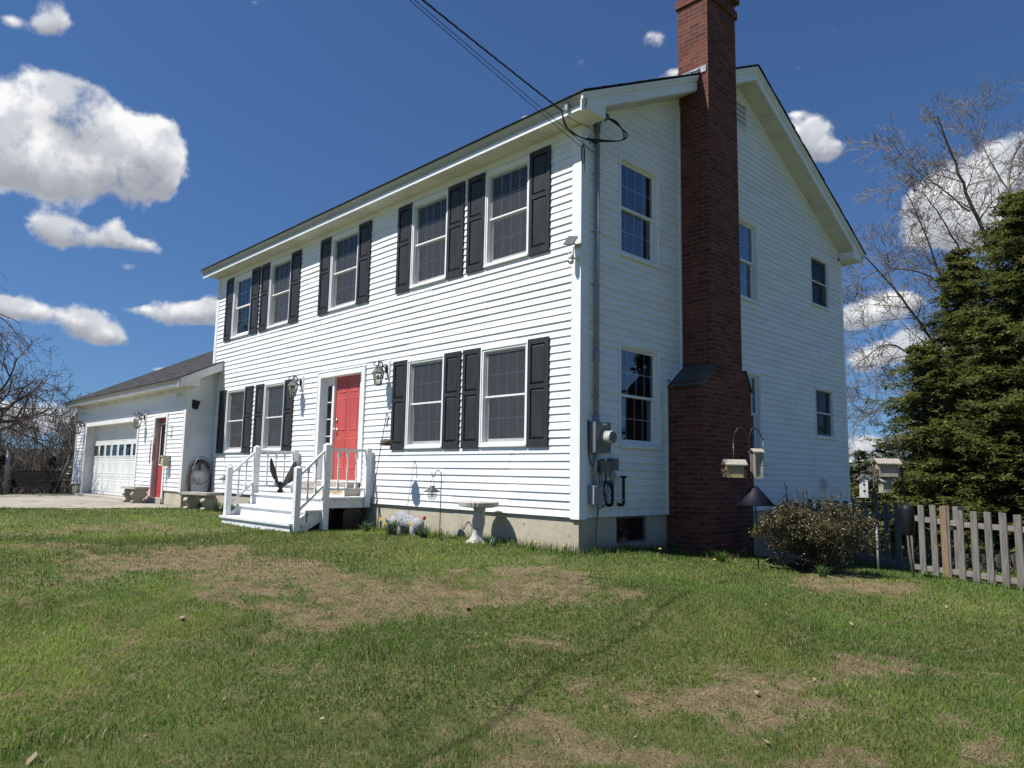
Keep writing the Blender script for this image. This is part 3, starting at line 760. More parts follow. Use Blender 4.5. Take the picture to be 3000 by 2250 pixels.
house = thing('house', 'white two-storey clapboard house with dark shutters and brick side chimney', 'house', (0, 0, 0))
# openings
UP = [(-1.861, -.934), (-3.694, -2.745), (-6.300, -5.330), (-8.860, -7.895), (-10.705, -9.745)]
LO = [(-1.876, -.914), (-3.677, -2.723), (-8.800, -7.887), (-10.703, -9.738)]
UZ = (3.563, 5.022); LZ = (.911, 2.345)
GW = [(.79, 1.75, UZ[0], UZ[1]), (.79, 1.75, LZ[0], LZ[1]), (3.83, 4.79, UZ[0], UZ[1]), (3.83, 4.79, LZ[0], LZ[1]), (6.97, 7.86, 3.965, 5.022), (6.99, 7.85, 1.335, 2.345)]
DO = (-6.54, -4.93, .30, 2.385)
op = [(a + .012, c_ - .012, UZ[0] + .012, UZ[1] - .012) for a, c_ in UP] + [(a + .012, c_ - .012, LZ[0] + .012, LZ[1] - .012) for a, c_ in LO]
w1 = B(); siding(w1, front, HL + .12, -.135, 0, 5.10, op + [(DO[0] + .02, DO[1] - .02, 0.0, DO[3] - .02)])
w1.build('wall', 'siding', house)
gop = [(a + .012, c_ - .012, d + .012, e - .012) for a, c_, d, e in GW] + [(0 + 2.36, 3.18, 2.05, 9), (1.96, 3.33, -1, 1.95)]
RZ = lambda y: 5.345 + .5 * (y + .415) if y <= HW / 2 else 5.345 + .5 * (HW - y + .415)     # roof top
SOF = .27
w2 = B(); siding(w2, gable, .135, HW - .135, 0, 7.5, gop, clips=[(-.5, 1, 5.345 + .2075 - SOF), (.5, 1, 5.345 + .5 * (HW + .415) - SOF)])
w2.build('wall', 'siding', house)
# plain back and left walls
w3 = B()
w3.poly([(HL, HW, 0), (0, HW, 0), (0, HW, HZ), (HL, HW, HZ)])
w3.poly([(HL, 0, 0), (HL, HW, 0), (HL, HW, HZ), (HL, HW / 2, RZ(HW / 2) - .15), (HL, 0, HZ)])
w3.build('wall', 'siding', house)
# foundation, slightly set back
fb = B()
fb.box(HL + .02, -.02, .02, .2, -1.0, .0)
fb.box(-.2, -.02, .2, .72, -1.3, .0); fb.box(-.2, -.02, 1.50, HW - .02, -1.6, 0); fb.box(-.2, -.02, .72, 1.50, -1.3, -.36); fb.box(-.2, -.02, .72, .78, -.36, 0)
fb.box(-.2, -.02, 1.46, 1.50, -.36, 0)
fb.box(HL + .02, -.2, HW - .2, HW - .02, -1.6, -.002)
fb.build('foundation', 'found', house)
# corner boards
for nm, x0, x1, y0, y1 in (('a', -.115, .022, -.022, .0), ('b', HL - .02, HL + .10, -.022, .0)):
    c_ = B(); c_.box(x0, x1, y0, y1, -.02, 5.16)
    if nm == 'a':
        c_.box(.0, .022, .0, .115, -.02, 5.16); c_.box(-.145, -.115, -.014, 0, -.012, 5.16); c_.box(0, .014, .115, .145, -.012, 5.16)
    else: c_.box(x1, x1 + .03, -.014, 0, -.01, 5.16)
    c_.build('corner_board', 'trim', house)
c_ = B(); c_.box(0, .022, HW - .115, HW + .022, -.02, 5.16); c_.box(0, .014, HW - .145, HW - .115, -.012, 5.16); c_.box(-.1, 0, HW, HW + .022, -.02, 5.16); c_.build('corner_board', 'trim', house)
# frieze
c_ = B(); c_.box(HL + .1, -.115, -.018, 0, 5.07, 5.168)
c_.build('frieze_board', 'trim', house)
def rake_outline(y0, y1, lo, hi):
    return [(y0, RZ(y0) - lo), (y1, RZ(y1) - lo), (y1, RZ(y1) - hi), (y0, RZ(y0) - hi)]
c_ = B()
for y0, y1 in ((.06, 2.30), (3.24, HW / 2), (HW / 2, HW - .06)):
    c_.prism(rake_outline(y0, y1, SOF + .085, SOF + .002), 'x', -.002, .019)
c_.build('rake_frieze', 'trim', house)
# white channel beside the chimney
c_ = B()
c_.box(0, .03, 2.30, 2.338, 2.14, 6.3); c_.box(0, .03, 1.905, 1.942, 0, 1.86)
c_.prism([(1.905, 1.86), (1.942, 1.86), (2.338, 2.14), (2.300, 2.14)], 'x', 0, .03)
c_.box(0, .03, 3.20, 3.235, 2.14, 6.4); c_.box(0, .03, 3.352, 3.385, 0, 1.86)
c_.build('trim_channel', 'trim', house)
# eaves: soffit of narrow grooved boards, fascia, crown
def grooved_x(x0, x1, y0, y1, z, step=.105):
    s_ = B(); x_ = x0
    while x_ < x1 - 1e-6:
        xe = min(x_ + step, x1)
        s_.box(x_ + .0035, xe - .0035, y0, y1, z, z + .01); x_ = xe
    s_.box(x0, x1, y0, y1, z + .010, z + .016)
    return s_
grooved_x(HL - .0, .0, -.315, -.002, HZ).build('soffit', 'soffit', house)
grooved_x(HL, .30, HW + .024, HW + .33, HZ).build('soffit', 'soffit', house)
EXO = .337
f_ = B(); f_.box(HL - .19, EXO, -.335, -.315, HZ - .008, HZ + .058); f_.build('fascia', 'trim', house)
f_ = B(); f_.box(HL - .19, EXO, HW + .315, HW + .335, HZ - .008, HZ + .058); f_.build('fascia', 'trim', house)
def crown_prof(s=1, y=0.):
    P_ = [(-.30, HZ + .058), (-.327, HZ + .058), (-.330, HZ + .085), (-.352, HZ + .098), (-.360, HZ + .125), (-.392, HZ + .150), (-.398, HZ + .168), (-.30, HZ + .168)]
    return [(a if s > 0 else HW - a, b_) for a, b_ in P_]
for s in (1, -1):
    f_ = B(); f_.prism(crown_prof(s), 'x', HL - .20, EXO + .02); f_.build('crown_moulding', 'crown', house)
# boxed returns at the gable feet
for s in (1, -1):
    pts = [(-.315, HZ - .004), (.09, HZ - .004), (.09, RZ(.09) - SOF + .02), (-.315, RZ(-.315) - .10)]
    if s < 0: pts = [(HW - a, b_) for a, b_ in pts]
    f_ = B(); f_.prism(pts, 'x', .023, EXO - .004); f_.build('eave_return', 'trim', house)
# rake boards (two steps) and sloping soffit, cut around the chimney
segs = ((-.398, 2.335, 1), (3.205, HW / 2, 1), (HW / 2, HW + .398, 1))
f_ = B(); g_ = B()
for y0, y1, _ in segs:
    f_.prism(rake_outline(y0, y1, .252, .09), 'x', EXO - .02, EXO)
    g_.prism(rake_outline(y0, y1, .105, .022), 'x', EXO - .012, EXO + .022)
    g_.prism(rake_outline(y0, y1, .058, .020), 'x', EXO + .022, EXO + .042)
f_.build('rake_board', 'trim', house); g_.build('rake_crown', 'trim', house)
s_ = B()
for y0, y1 in ((.09, 2.335), (3.205, HW / 2), (HW / 2, HW - .09)):
    n_ = int((y1 - y0) / .095)
    for i in range(n_):
        a = y0 + (y1 - y0) * i / n_; c_ = y0 + (y1 - y0) * (i + 1) / n_
        s_.prism([(a + .003, RZ(a + .003) - SOF + .012), (c_ - .003, RZ(c_ - .003) - SOF + .012), (c_ - .003, RZ(c_ - .003) - SOF), (a + .003, RZ(a + .003) - SOF)], 'x', .019, EXO - .022)
    s_.prism([(y0, RZ(y0) - SOF + .02), (y1, RZ(y1) - SOF + .02), (y1, RZ(y1) - SOF + .013), (y0, RZ(y0) - SOF + .013)], 'x', .019, EXO - .022)
s_.build('rake_soffit', 'soffit', house)
# roof
roof = bpy.data.objects.new('roof', None)
r_ = B()
RX0, RX1 = HL - .21, EXO + .055
def roofseg(bm, x0, x1, y0, y1, th=.011):
    bm.prism([(y0, RZ(y0)), (y1, RZ(y1)), (y1, RZ(y1) + th), (y0, RZ(y0) + th)], 'x', x0, x1)
roofseg(r_, RX0, 0, -.425, HW / 2); roofseg(r_, RX0, 0, HW / 2, HW + .425)
roofseg(r_, 0, RX1, -.425, 2.338); roofseg(r_, 0, RX1, 3.202, HW / 2); roofseg(r_, 0, RX1, HW / 2, HW + .425)
# ragged shingle butts along the rake and eave
for i in range(70):
    y_ = -.42 + i * .1265 * .9
    for yy_ in (y_, HW - y_):
        if 2.25 < yy_ < 3.25 or not (-.43 < yy_ < HW + .43) or y_ > HW / 2: continue
        r_.prism([(yy_, RZ(yy_) + .009), (yy_ + (.11 if yy_ < HW / 2 else -.11), RZ(yy_ + (.11 if yy_ < HW / 2 else -.11)) + .011), (yy_, RZ(yy_) + .018)], 'x', RX1 - .5, RX1 + random.uniform(.0, .012))
ro = r_.build('roof', 'shingle', house)
f_ = B()
for i in range(5):
    yy_ = 2.30 - i * .0
f_.prism([(1.95, RZ(1.95) + .03), (2.345, RZ(2.345) + .03), (2.345, RZ(2.345) + .10), (2.20, RZ(2.2) + .05)], 'x', .36, .40)
f_.box(.02, .50, 2.325, 2.338, RZ(2.33), RZ(2.33) + .10); f_.box(-.03, -.0, 2.33, 3.21, RZ(2.33), RZ(2.33) + .16)
f_.prism([(3.206, RZ(3.206)), (3.5, RZ(3.5) + .02), (3.206, RZ(3.206) + .14)], 'x', .02, .36)
f_.build('flashing', 'flash', ro)
# chimney
ch = B()
ch.box(.0, .585, 1.944, 3.35, -1.2, 1.87)
# sloped shoulders
ch.prism([(1.944, 1.87), (3.35, 1.87), (3.20, 2.05), (3.18, 2.13), (2.34, 2.13)], 'x', .0, .585)
ch.box(.0, .528, 2.34, 3.20, 2.12, 7.95)
ch.box(-.03, .558, 2.31, 3.23, 7.95, 8.085)
ch.box(.0, .528, 2.34, 3.20, 8.085, 8.22)
ch.box(-.06, .588, 2.28, 3.26, 8.22, 8.62)
cho = ch.build('chimney', 'brick', house)
c_ = B(); c_.prism([(1.905, 1.825), (1.930, 1.855), (2.338, 2.165), (2.338, 2.125), (1.944, 1.82)], 'x', .02, .60); c_.build('shoulder_cap', 'shoulder', cho)
c_ = B(); c_.prism([(3.375, 1.835), (3.35, 1.87), (3.202, 2.13), (3.202, 2.165), (3.37, 1.88)], 'x', .02, .60); c_.build('shoulder_cap', 'shoulder', cho)
# gable louvre vent
v_ = B(); mring(v_, gable, 4.02, 4.50, 6.66, 7.15, .03, 0, .03)
for i in range(9):
    z_ = 6.70 + i * .048
    v_.poly([(.008, 4.05, z_ + .04), (.008, 4.47, z_ + .04), (.026, 4.47, z_), (.026, 4.05, z_)])
vo = v_.build('gable_vent', 'garage_trim', house)
v_ = B(); v_.poly([(.006, 4.05, 6.69), (.006, 4.47, 6.69), (.006, 4.47, 7.12), (.006, 4.05, 7.12)]); v_.build('louvre_backing', 'dark', vo)
# dryer vent
v_ = B(); v_.box(.0, .035, 7.13, 7.36, .34, .57); v_.box(.035, .09, 7.16, 7.33, .38, .55)
for i in range(3): v_.box(.09, .115, 7.17, 7.32, .39 + i * .052, .42 + i * .052)
v_.build('dryer_vent', 'whiteplastic', house)
# windows ------------------------------------------------------------
def window(parent, mp, u0, u1, z0, z1, screen='screen', blind=0, glass='glass', grid=(3, 1), screen_full=True, sign=False):
    w = B()
    mring(w, mp, u0, u1, z0, z1, .022, .0, .030)
    mring(w, mp, u0 + .022, u1 - .022, z0 + .022, z1 - .022, .030, -.10, .018)
    mring(w, mp, u0 + .052, u1 - .052, z0 + .052, z1 - .052, .014, -.10, -.012)
    mbox(w, mp, u0 + .01, u1 - .01, .030, .046, z0 - .004, z0 + .022)
    wo_ = w.build('window', 'trim', parent)
    a, c_, zb, zt = u0 + .060, u1 - .060, z0 + .060, z1 - .060
    zm = (zb + zt) / 2
    us = B(); mring(us, mp, a, c_, zm - .016, zt, .032, -.062, -.034); us.build('upper_sash', 'trim', wo_)
    ls_ = B(); mring(ls_, mp, a, c_, zb, zm + .016, .034, -.092, -.064, wb=.055); ls_.build('lower_sash', 'trim', wo_)
    for (g0, g1, oo) in ((zm + .016, zt - .032, -.048), (zb + .055, zm - .018, -.078)):
        p_ = B(); p_.poly([mp(a + .03, oo, g0), mp(c_ - .03, oo, g0), mp(c_ - .03, oo, g1), mp(a + .03, oo, g1)]); p_.build('pane', glass, wo_)
        gr = B(); ga, gc = a + .032, c_ - .032
        for i in range(grid[0]):
            x_ = ga + (gc - ga) * (i + 1) / (grid[0] + 1); mbox(gr, mp, x_ - .009, x_ + .009, oo - .012, oo - .004, g0, g1)
        for i in range(grid[1]):
            z_ = g0 + (g1 - g0) * (i + 1) / (grid[1] + 1); mbox(gr, mp, ga, gc, oo - .0125, oo - .0045, z_ - .009, z_ + .009)
        if grid[0]: gr.build('glazing_bars', 'trim', wo_)
    if screen:
        s_ = B(); s_.poly([mp(a - .01, -.022, zb - .01), mp(c_ + .01, -.022, zb - .01), mp(c_ + .01, -.022, zt + .01), mp(a - .01, -.022, zt + .01)]); s_.build('insect_screen', screen, wo_)
        s_ = B(); mbox(s_, mp, a - .008, c_ + .008, -.028, -.016, zm - .012, zm + .012); s_.build('screen_bar', 'trim', wo_)
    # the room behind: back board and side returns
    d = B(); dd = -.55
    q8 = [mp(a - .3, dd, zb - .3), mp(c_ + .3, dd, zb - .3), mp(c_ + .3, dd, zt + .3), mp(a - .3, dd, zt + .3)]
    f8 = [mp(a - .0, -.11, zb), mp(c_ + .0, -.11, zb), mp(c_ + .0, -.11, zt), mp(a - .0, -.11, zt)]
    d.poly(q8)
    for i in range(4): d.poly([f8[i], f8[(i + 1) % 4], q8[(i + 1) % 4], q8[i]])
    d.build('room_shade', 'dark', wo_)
    if blind:
        s_ = B(); z_ = zt - .02; n_ = 0
        while z_ > zb + (zt - zb) * (1 - blind):
            p0 = [mp(a + .012, -.125, z_ - .034), mp(c_ - .012, -.125, z_ - .034), mp(c_ - .012, -.165, z_), mp(a + .012, -.165, z_)]
            s_.poly(p0); z_ -= .046
        mbox(s_, mp, a + .01, c_ - .01, -.17, -.12, z_ - .01, z_ + .01)
        s_.build('blind', 'blind', wo_)
    elif mp is gable:
        s_ = B(); n_ = 14
        for side in (0, 1):
            for i in range(n_):
                f0, f1 = i / n_, (i + 1) / n_
                wdt = .17
                A_ = (a + f0 * wdt) if side == 0 else (c_ - f0 * wdt); C_ = (a + f1 * wdt) if side == 0 else (c_ - f1 * wdt)
                oA = -.20 - .03 * (i % 2); oC = -.20 - .03 * ((i + 1) % 2)
                s_.poly([mp(A_, oA, zb), mp(C_, oC, zb), mp(C_, oC, zt), mp(A_, oA, zt)])
        s_.build('curtain', 'dark', wo_)
    return wo_
def shutter(parent, u0, u1, z0, z1):
    s_ = B(); o0, o1 = .013, .040
    st = .058; zm = z0 + (z1 - z0) * .555
    zs = [z0, z0 + .105, zm - .03, zm + .03, z1 - .075, z1]
    mbox(s_, front, u0, u0 + st, o0, o1, z0, z1); mbox(s_, front, u1 - st, u1, o0, o1, z0, z1)
    for a, c_ in ((0, 1), (2, 3), (4, 5)): mbox(s_, front, u0 + st, u1 - st, o0, o1, zs[a], zs[c_])
    for a, c_ in ((1, 2), (3, 4)):
        A_, C_, za, zc = u0 + st, u1 - st, zs[a], zs[c_]; b_ = .032
        mbox(s_, front, A_, C_, o0, .018, za, zc)
        i0, i1, j0, j1 = A_ + b_, C_ - b_, za + b_, zc - b_
        out = [(A_ + .004, za + .004), (C_ - .004, za + .004), (C_ - .004, zc - .004), (A_ + .004, zc - .004)]; inn = [(i0, j0), (i1, j0), (i1, j1), (i0, j1)]
        for k_ in range(4):
            p, q_ = out[k_], out[(k_ + 1) % 4]; r, s2 = inn[k_], inn[(k_ + 1) % 4]
            s_.poly([front(p[0], .0185, p[1]), front(q_[0], .0185, q_[1]), front(s2[0], .034, s2[1]), front(r[0], .034, r[1])])
        s_.poly([front(p[0], .034, p[1]) for p in inn])
    for z_ in (z0 + .05, zm, z1 - .04):
        for u_ in (u0 + .02, u1 - .02): mbox(s_, front, u_ - .005, u_ + .005, o1, o1 + .003, z_ - .005, z_ + .005)
    s_.build('shutter', 'shutter', parent)
for i, (a, c_) in enumerate(UP):
    window(house, front, a, c_, *UZ, screen=None if i == 4 else 'screen', blind=(.99, .99, .45, .99, .8)[i])
    shutter(house, a - .395, a - .008, UZ[0] - .018, UZ[1] + .022); shutter(house, c_ + .008, c_ + .398, UZ[0] - .018, UZ[1] + .022)
for i, (a, c_) in enumerate(LO):
    window(house, front, a, c_, *LZ)
    shutter(house, a - .392, a - .008, LZ[0] - .018, LZ[1] + .018); shutter(house, c_ + .008, c_ + .392, LZ[0] - .018, LZ[1] + .018)
for i, (a, c_, d, e) in enumerate(GW):
    window(house, gable, a, c_, d, e, screen='screen_dark' if i > 3 else None, blind=(.99, 0, .99, 0, 0, 0)[i], glass='glass_side', grid=(3, 1) if i < 4 else (0, 0))
# basement window
w = B(); mring(w, gable, .78, 1.46, -.36, -.002, .028, -.09, -.03); bw = w.build('basement_window', 'oldwood', house)
w = B(); w.poly([gable(.80, -.06, -.34), gable(1.44, -.06, -.34), gable(1.44, -.06, -.02), gable(.80, -.06, -.02)]); w.build('pane', 'glass', bw)
w = B(); w.box(-.5, -.19, .7, 1.55, -.5, 0.02); w.build('room_shade', 'dark', bw)
# front door -----------------------------------------------------------
r = .12
d = B()
for a, c_, z0, z1, o0, o1 in ((-6.54, -6.44, .36, 2.385, -.0, .032), (-5.03, -4.93, .36, 2.385, 0, .032), (-6.44, -5.03, 2.285, 2.385, 0, .032)):
    mbox(d, front, a, c_, o0, o1, z0, z1)
mring(d, front, -6.555, -4.915, .34, 2.40, .018, 0, .040)
mbox(d, front, -6.475, -6.44, -.14, .0, .36, 2.32); mbox(d, front, -5.03, -4.995, -.14, 0, .36, 2.32); mbox(d, front, -6.44, -5.03, -.14, 0, 2.285, 2.32)
do = d.build('door_surround', 'trim', house)
j = B()
for u_ in (-6.135, -5.185): mbox(j, front, u_ - .035, u_ + .035, -.14, -.07, .36, 2.285)
j.build('door_jamb', 'trim', do)
for a, c_ in ((-6.44, -6.17), (-5.15, -5.03)):
    s_ = B(); mring(s_, front, a, c_, .36, 2.285, .035, -.135, -.10, wb=.5, wt_=.14)
    n_ = 4
    for i in range(1, n_): mbox(s_, front, a + .035, c_ - .035, -.13, -.105, .86 + (2.145 - .86) * i / n_ - .008, .86 + (2.145 - .86) * i / n_ + .008)
    so_ = s_.build('sidelight', 'trim', house)
    s_ = B(); s_.poly([front(a + .03, -.12, .85), front(c_ - .03, -.12, .85), front(c_ - .03, -.12, 2.15), front(a + .03, -.12, 2.15)]); s_.build('pane', 'glass', so_)
    s_ = B(); mbox(s_, front, a, c_, -.5, -.48, .3, 2.3); s_.build('room_shade', 'curtain', so_)
d = B(); D0, D1, DZ0, DZ1 = -6.10, -5.22, .375, 2.285
mbox(d, front, D0, D1, -.155, -.118, DZ0, DZ1)
def raised(bm, mp, a, c_, z0, z1, o_, dep=.010, b_=.028):
    out = [(a, z0), (c_, z0), (c_, z1), (a, z1)]; m1 = [(a + b_ * .4, z0 + b_ * .4), (c_ - b_ * .4, z0 + b_ * .4), (c_ - b_ * .4, z1 - b_ * .4), (a + b_ * .4, z1 - b_ * .4)]
    m2 = [(a + b_, z0 + b_), (c_ - b_, z0 + b_), (c_ - b_, z1 - b_), (a + b_, z1 - b_)]
    for A_, oa, C_, oc in ((out, o_ + .001, m1, o_ + dep), (m1, o_ + dep, m2, o_ + .004)):
        for k_ in range(4):
            p, q_ = A_[k_], A_[(k_ + 1) % 4]; rr, s2 = C_[k_], C_[(k_ + 1) % 4]
            bm.poly([mp(p[0], oa, p[1]), mp(q_[0], oa, q_[1]), mp(s2[0], oc, s2[1]), mp(rr[0], oc, rr[1])])
    bm.poly([mp(p[0], o_ + .004, p[1]) for p in m2])
for c0 in (D0 + .12, D0 + .50):
    for z0, z1 in ((DZ0 + .20, DZ0 + .75), (DZ0 + .90, DZ0 + 1.50), (DZ0 + 1.60, DZ0 + 1.80)):
        raised(d, front, c0, c0 + .265, z0, z1, -.118)
fd = d.build('front_door', 'door', house)
k_ = B(); k_.lathe([(.032, 0), (.032, .008), (.012, .012), (.011, .035), (.028, .045), (.03, .06), (.016, .072), (.001, .074)], (D0 + .07, .118, 1.30), 14, mtx=Matrix.Rotation(R_(90), 3, 'X')); k_.build('door_knob', 'nickel', fd)
k_ = B(); k_.lathe([(.03, 0), (.03, .02), (.022, .03), (.001, .031)], (D0 + .07, .118, 1.47), 14, mtx=Matrix.Rotation(R_(90), 3, 'X')); k_.box(D0 + .065, D0 + .075, .075, .09, 1.455, 1.485); k_.build('deadbolt', 'nickel', fd)
k_ = B(); k_.box(-6.48, -4.99, .0, .13, .335, .375); k_.build('threshold', 'plank', house)
# doorbell
k_ = B(); mbox(k_, front, -6.60, -6.572, 0, .02, 1.28, 1.38); k_.build('doorbell', 'ivory', house)
# ================================================================== GARAGE
GX0, GX1, GY = -20.58, -11.39, -.655
garage = thing('garage', 'attached single-storey white garage with panelled overhead door and low grey roof', 'garage', (-16, GY, -.34))
GO = (-16, GY, -.34)
class BG(B):
    """builder for garage parts given in world coordinates"""
    def build(s, name, m, parent=None, **k):
        o = B.build(s, name, m, parent, **k)
        if parent is garage: o.location = (-GO[0], -GO[1], -GO[2])
        return o
gf = lambda u, o_, z: (u, GY - o_, z)
gs = lambda u, o_, z: (GX1 + o_, u, z)
GD = (-19.48, -14.55, -.30, 1.865); G2 = (-13.44, -12.50, -.28, 1.86)
w = BG(); siding(w, gf, GX0 + .12, GX1 - .12, 0, 2.42, [(GD[0] + .02, GD[1] - .02, -1, GD[3] - .02), (G2[0] + .02, G2[1] - .02, -1, G2[3] - .02)], seams=False); w.build('wall', 'siding', garage)
w = BG(); siding(w, gs, GY + .12, -.06, 0, 3.0, [], clips=[(-.5, 1, 2.50 + .5 * .99 - .16)], seams=False); w.build('wall', 'siding', garage)
w = BG(); w.poly([(GX0, GY, 0), (GX0, 7.6, 0), (GX0, 7.6, 2.42), (GX0, 3.47, 4.5), (GX0, GY, 2.42)]); w.poly([(GX0, 7.6, 0), (-11.66, 7.6, 0), (-11.66, 7.6, 2.42), (GX0, 7.6, 2.42)]); w.build('wall', 'siding', garage)
c_ = BG(); c_.box(GX1 - .12, GX1 + .02, GY - .02, GY, -.02, 2.42); c_.box(GX1, GX1 + .02, GY, GY + .12, -.02, 2.55); c_.build('corner_board', 'garage_trim', garage)
c_ = BG(); c_.box(GX0 - .02, GX0 + .12, GY - .02, GY, -.02, 2.42); c_.build('corner_board', 'garage_trim', garage)
c_ = BG(); c_.box(GX1, GX1 + .03, -.06, -.012, -.02, 2.9); c_.build('corner_post', 'garage_trim', garage)
c_ = BG(); c_.box(GX0 + .12, GX1 - .12, GY - .018, GY, 2.33, 2.425); c_.build('frieze_board', 'soffit', garage)
for bxs in (((GX0 + .03, GD[0], GY + .02, GY + .2, -.9, 0), (GX0 + .03, GX0 + .2, GY + .2, 7.6, -1.2, 0)), ((GD[1], G2[0], GY + .02, GY + .2, -.9, 0),), ((G2[1], GX1 - .02, GY + .02, GY + .2, -.9, 0), (GX1 - .2, GX1 - .02, GY + .2, .0, -.9, 0))):
    f_ = BG()
    for q_ in bxs: f_.box(*q_)
    f_.build('foundation', 'found', garage)
pass
# overhead door
d = BG()
for a, c2, z0, z1 in ((GD[0], GD[0] + .11, -.30, 1.865), (GD[1] - .11, GD[1], -.30, 1.865), (GD[0] + .11, GD[1] - .11, 1.76, 1.865)): mbox(d, gf, a, c2, -.0, .03, z0, z1)
mbox(d, gf, GD[0] + .0, GD[0] + .03, -.28, .0, -.30, 1.78); mbox(d, gf, GD[1] - .03, GD[1], -.28, .0, -.30, 1.78); mbox(d, gf, GD[0] + .03, GD[1] - .03, -.28, 0, 1.77, 1.80)
d.build('door_surround', 'garage_trim', garage)
M['gdoor'] = mat('white steel garage door', (.70, .71, .70), .45, (.60, .62, .60), 1.5)
d = BG(); a0, a1, z0 = GD[0] + .03, GD[1] - .03, -.265
sec = .52; N_ = 8; pw = (a1 - a0) / N_
for r_i in range(4):
    zb = z0 + r_i * sec
    mbox(d, gf, a0, a1, -.263, -.235, zb + .004, zb + sec - .004)
    for c_i in range(N_):
        ua, ub = a0 + c_i * pw + .06, a0 + (c_i + 1) * pw - .06
        if r_i != 2:
            raised(d, gf, ua, ub, zb + .09, zb + sec - .09, -.235, .012, .03)
    mbox(d, gf, a0, a1, -.235, -.229, zb + sec - .05, zb + sec - .03)
gdo = d.build('garage_door', 'gdoor', garage)
for c_i in range(N_):
    ua, ub = a0 + c_i * pw + .09, a0 + (c_i + 1) * pw - .09; zb = z0 + 2 * sec
    f_ = BG(); mring(f_, gf, ua - .03, ub + .03, zb + .06, zb + sec - .08, .03, -.235, -.223); wn = f_.build('door_window', 'gdoor', gdo)
    f_ = BG(); f_.poly([gf(ua, -.231, zb + .09), gf(ub, -.231, zb + .09), gf(ub, -.231, zb + sec - .11), gf(ua, -.231, zb + sec - .11)]); f_.build('pane', 'glass', wn)
    f_ = BG(); f_.poly([gf(ua, -.2335, zb + .09), gf(ub, -.2335, zb + .09), gf(ub, -.2335, zb + sec - .11), gf(ua, -.2335, zb + sec - .11)]); f_.build('backing', 'dark', wn)
s_ = BG(); s_.box(GD[0] - .05, GD[1] + .05, GY - .22, GY + .4, -.5, -.275); s_.build('apron', 'stone', garage)
# side entrance door, deep set
d = BG()
for a, c2, z0, z1 in ((G2[0], G2[0] + .09, -.28, 1.86), (G2[1] - .09, G2[1], -.28, 1.86), (G2[0] + .09, G2[1] - .09, 1.77, 1.86)): mbox(d, gf, a, c2, -.0, .03, z0, z1)
d.build('door_surround', 'garage_trim', garage)
d = BG(); mbox(d, gf, G2[0] + .05, G2[0] + .09, -.145, .0, -.20, 1.78); mbox(d, gf, G2[1] - .09, G2[1] - .05, -.145, 0, -.20, 1.78); mbox(d, gf, G2[0] + .05, G2[1] - .05, -.145, 0, 1.77, 1.79); d.build('door_jamb', 'pink', garage)
d = BG(); e0, e1 = G2[0] + .09, G2[1] - .09
mring(d, gf, e0, e1, -.19, 1.77, .11, -.145, -.105, wb=.80, wt_=.14)
raised(d, gf, e0 + .13, e1 - .13, -.05, .50, -.105)
ed = d.build('entrance_door', 'rosedoor', garage)
d = BG(); d.poly([gf(e0 + .11, -.12, .61), gf(e1 - .11, -.12, .61), gf(e1 - .11, -.12, 1.63), gf(e0 + .11, -.12, 1.63)]); d.build('pane', 'glass', ed)
d = BG(); d.poly([gf(e0 + .1, -.142, .58), gf(e1 - .1, -.142, .58), gf(e1 - .1, -.142, 1.66), gf(e0 + .1, -.142, 1.66)]); d.build('curtain', 'curtain', ed)
d = BG(); mring(d, gf, e0 + .095, e1 - .095, .60, 1.64, .025, -.107, -.095); d.build('pane_frame', 'trim', ed)
s_ = BG(); s_.box(G2[0] + .02, G2[1] - .02, GY - .05, GY + .3, -.5, -.19); s_.build('door_step', 'plank', garage)
# eaves and roof
GRZ = lambda y: 2.555 + .5 * (y + 1.02) if y <= 3.47 else 2.555 + .5 * (7.96 - y)
s_ = BG(); s_.box(GX0 - .18, GX1 - 0, GY - .32, GY - .0, 2.425, 2.437); s_.build('soffit', 'soffit', garage)
f_ = BG(); f_.box(GX0 - .19, GX1 + .36, GY - .335, GY - .315, 2.415, 2.475); f_.build('fascia', 'trim', garage)
f_ = BG(); f_.prism([(GY - .31, 2.475), (GY - .33, 2.475), (GY - .36, 2.50), (GY - .385, 2.545), (GY - .31, 2.545)], 'x', GX0 - .19, GX1 + .37); f_.build('crown_moulding', 'crown', garage)
f_ = BG(); f_.prism([(GY - .31, 2.42), (GY + .12, 2.42), (GY + .12, GRZ(GY + .12) - .2), (GY - .31, GRZ(GY - .31) - .05)], 'x', GX1 + .02, GX1 + .34)
f_.build('eave_return', 'garage_trim', garage)
f_ = BG(); f_.prism([(GY - .37, GRZ(GY - .37) - .20), (-.012, GRZ(-.012) - .20), (-.012, GRZ(-.012) - .004), (GY - .37, GRZ(GY - .37) - .004)], 'x', GX1 + .34, GX1 + .365)
f_.build('rake_board', 'garage_trim', garage)
f_ = BG(); f_.prism([(GY - .37, GRZ(GY - .37) - .2), (3.47, GRZ(3.47) - .2), (3.47, GRZ(3.47) - .004), (GY - .37, GRZ(GY - .37) - .004)], 'x', GX0 - .20, GX0 - .18)
f_.build('rake_board', 'garage_trim', garage)
s_ = BG(); s_.prism([(GY + .12, GRZ(GY + .12) - .19), (-.012, GRZ(-.012) - .19), (-.012, GRZ(-.012) - .17), (GY + .12, GRZ(GY + .12) - .17)], 'x', GX1 + .02, GX1 + .34); s_.build('rake_soffit', 'soffit', garage)
r_ = BG()
def gseg(x0, x1, y0, y1, th=.02): r_.prism([(y0, GRZ(y0)), (y1, GRZ(y1)), (y1, GRZ(y1) + th), (y0, GRZ(y0) + th)], 'x', x0, x1)
gseg(GX0 - .22, GX1 + .385, -1.06, -.006); gseg(GX0 - .22, -11.67, -.006, 3.47); gseg(GX0 - .22, -11.67, 3.47, 7.98)
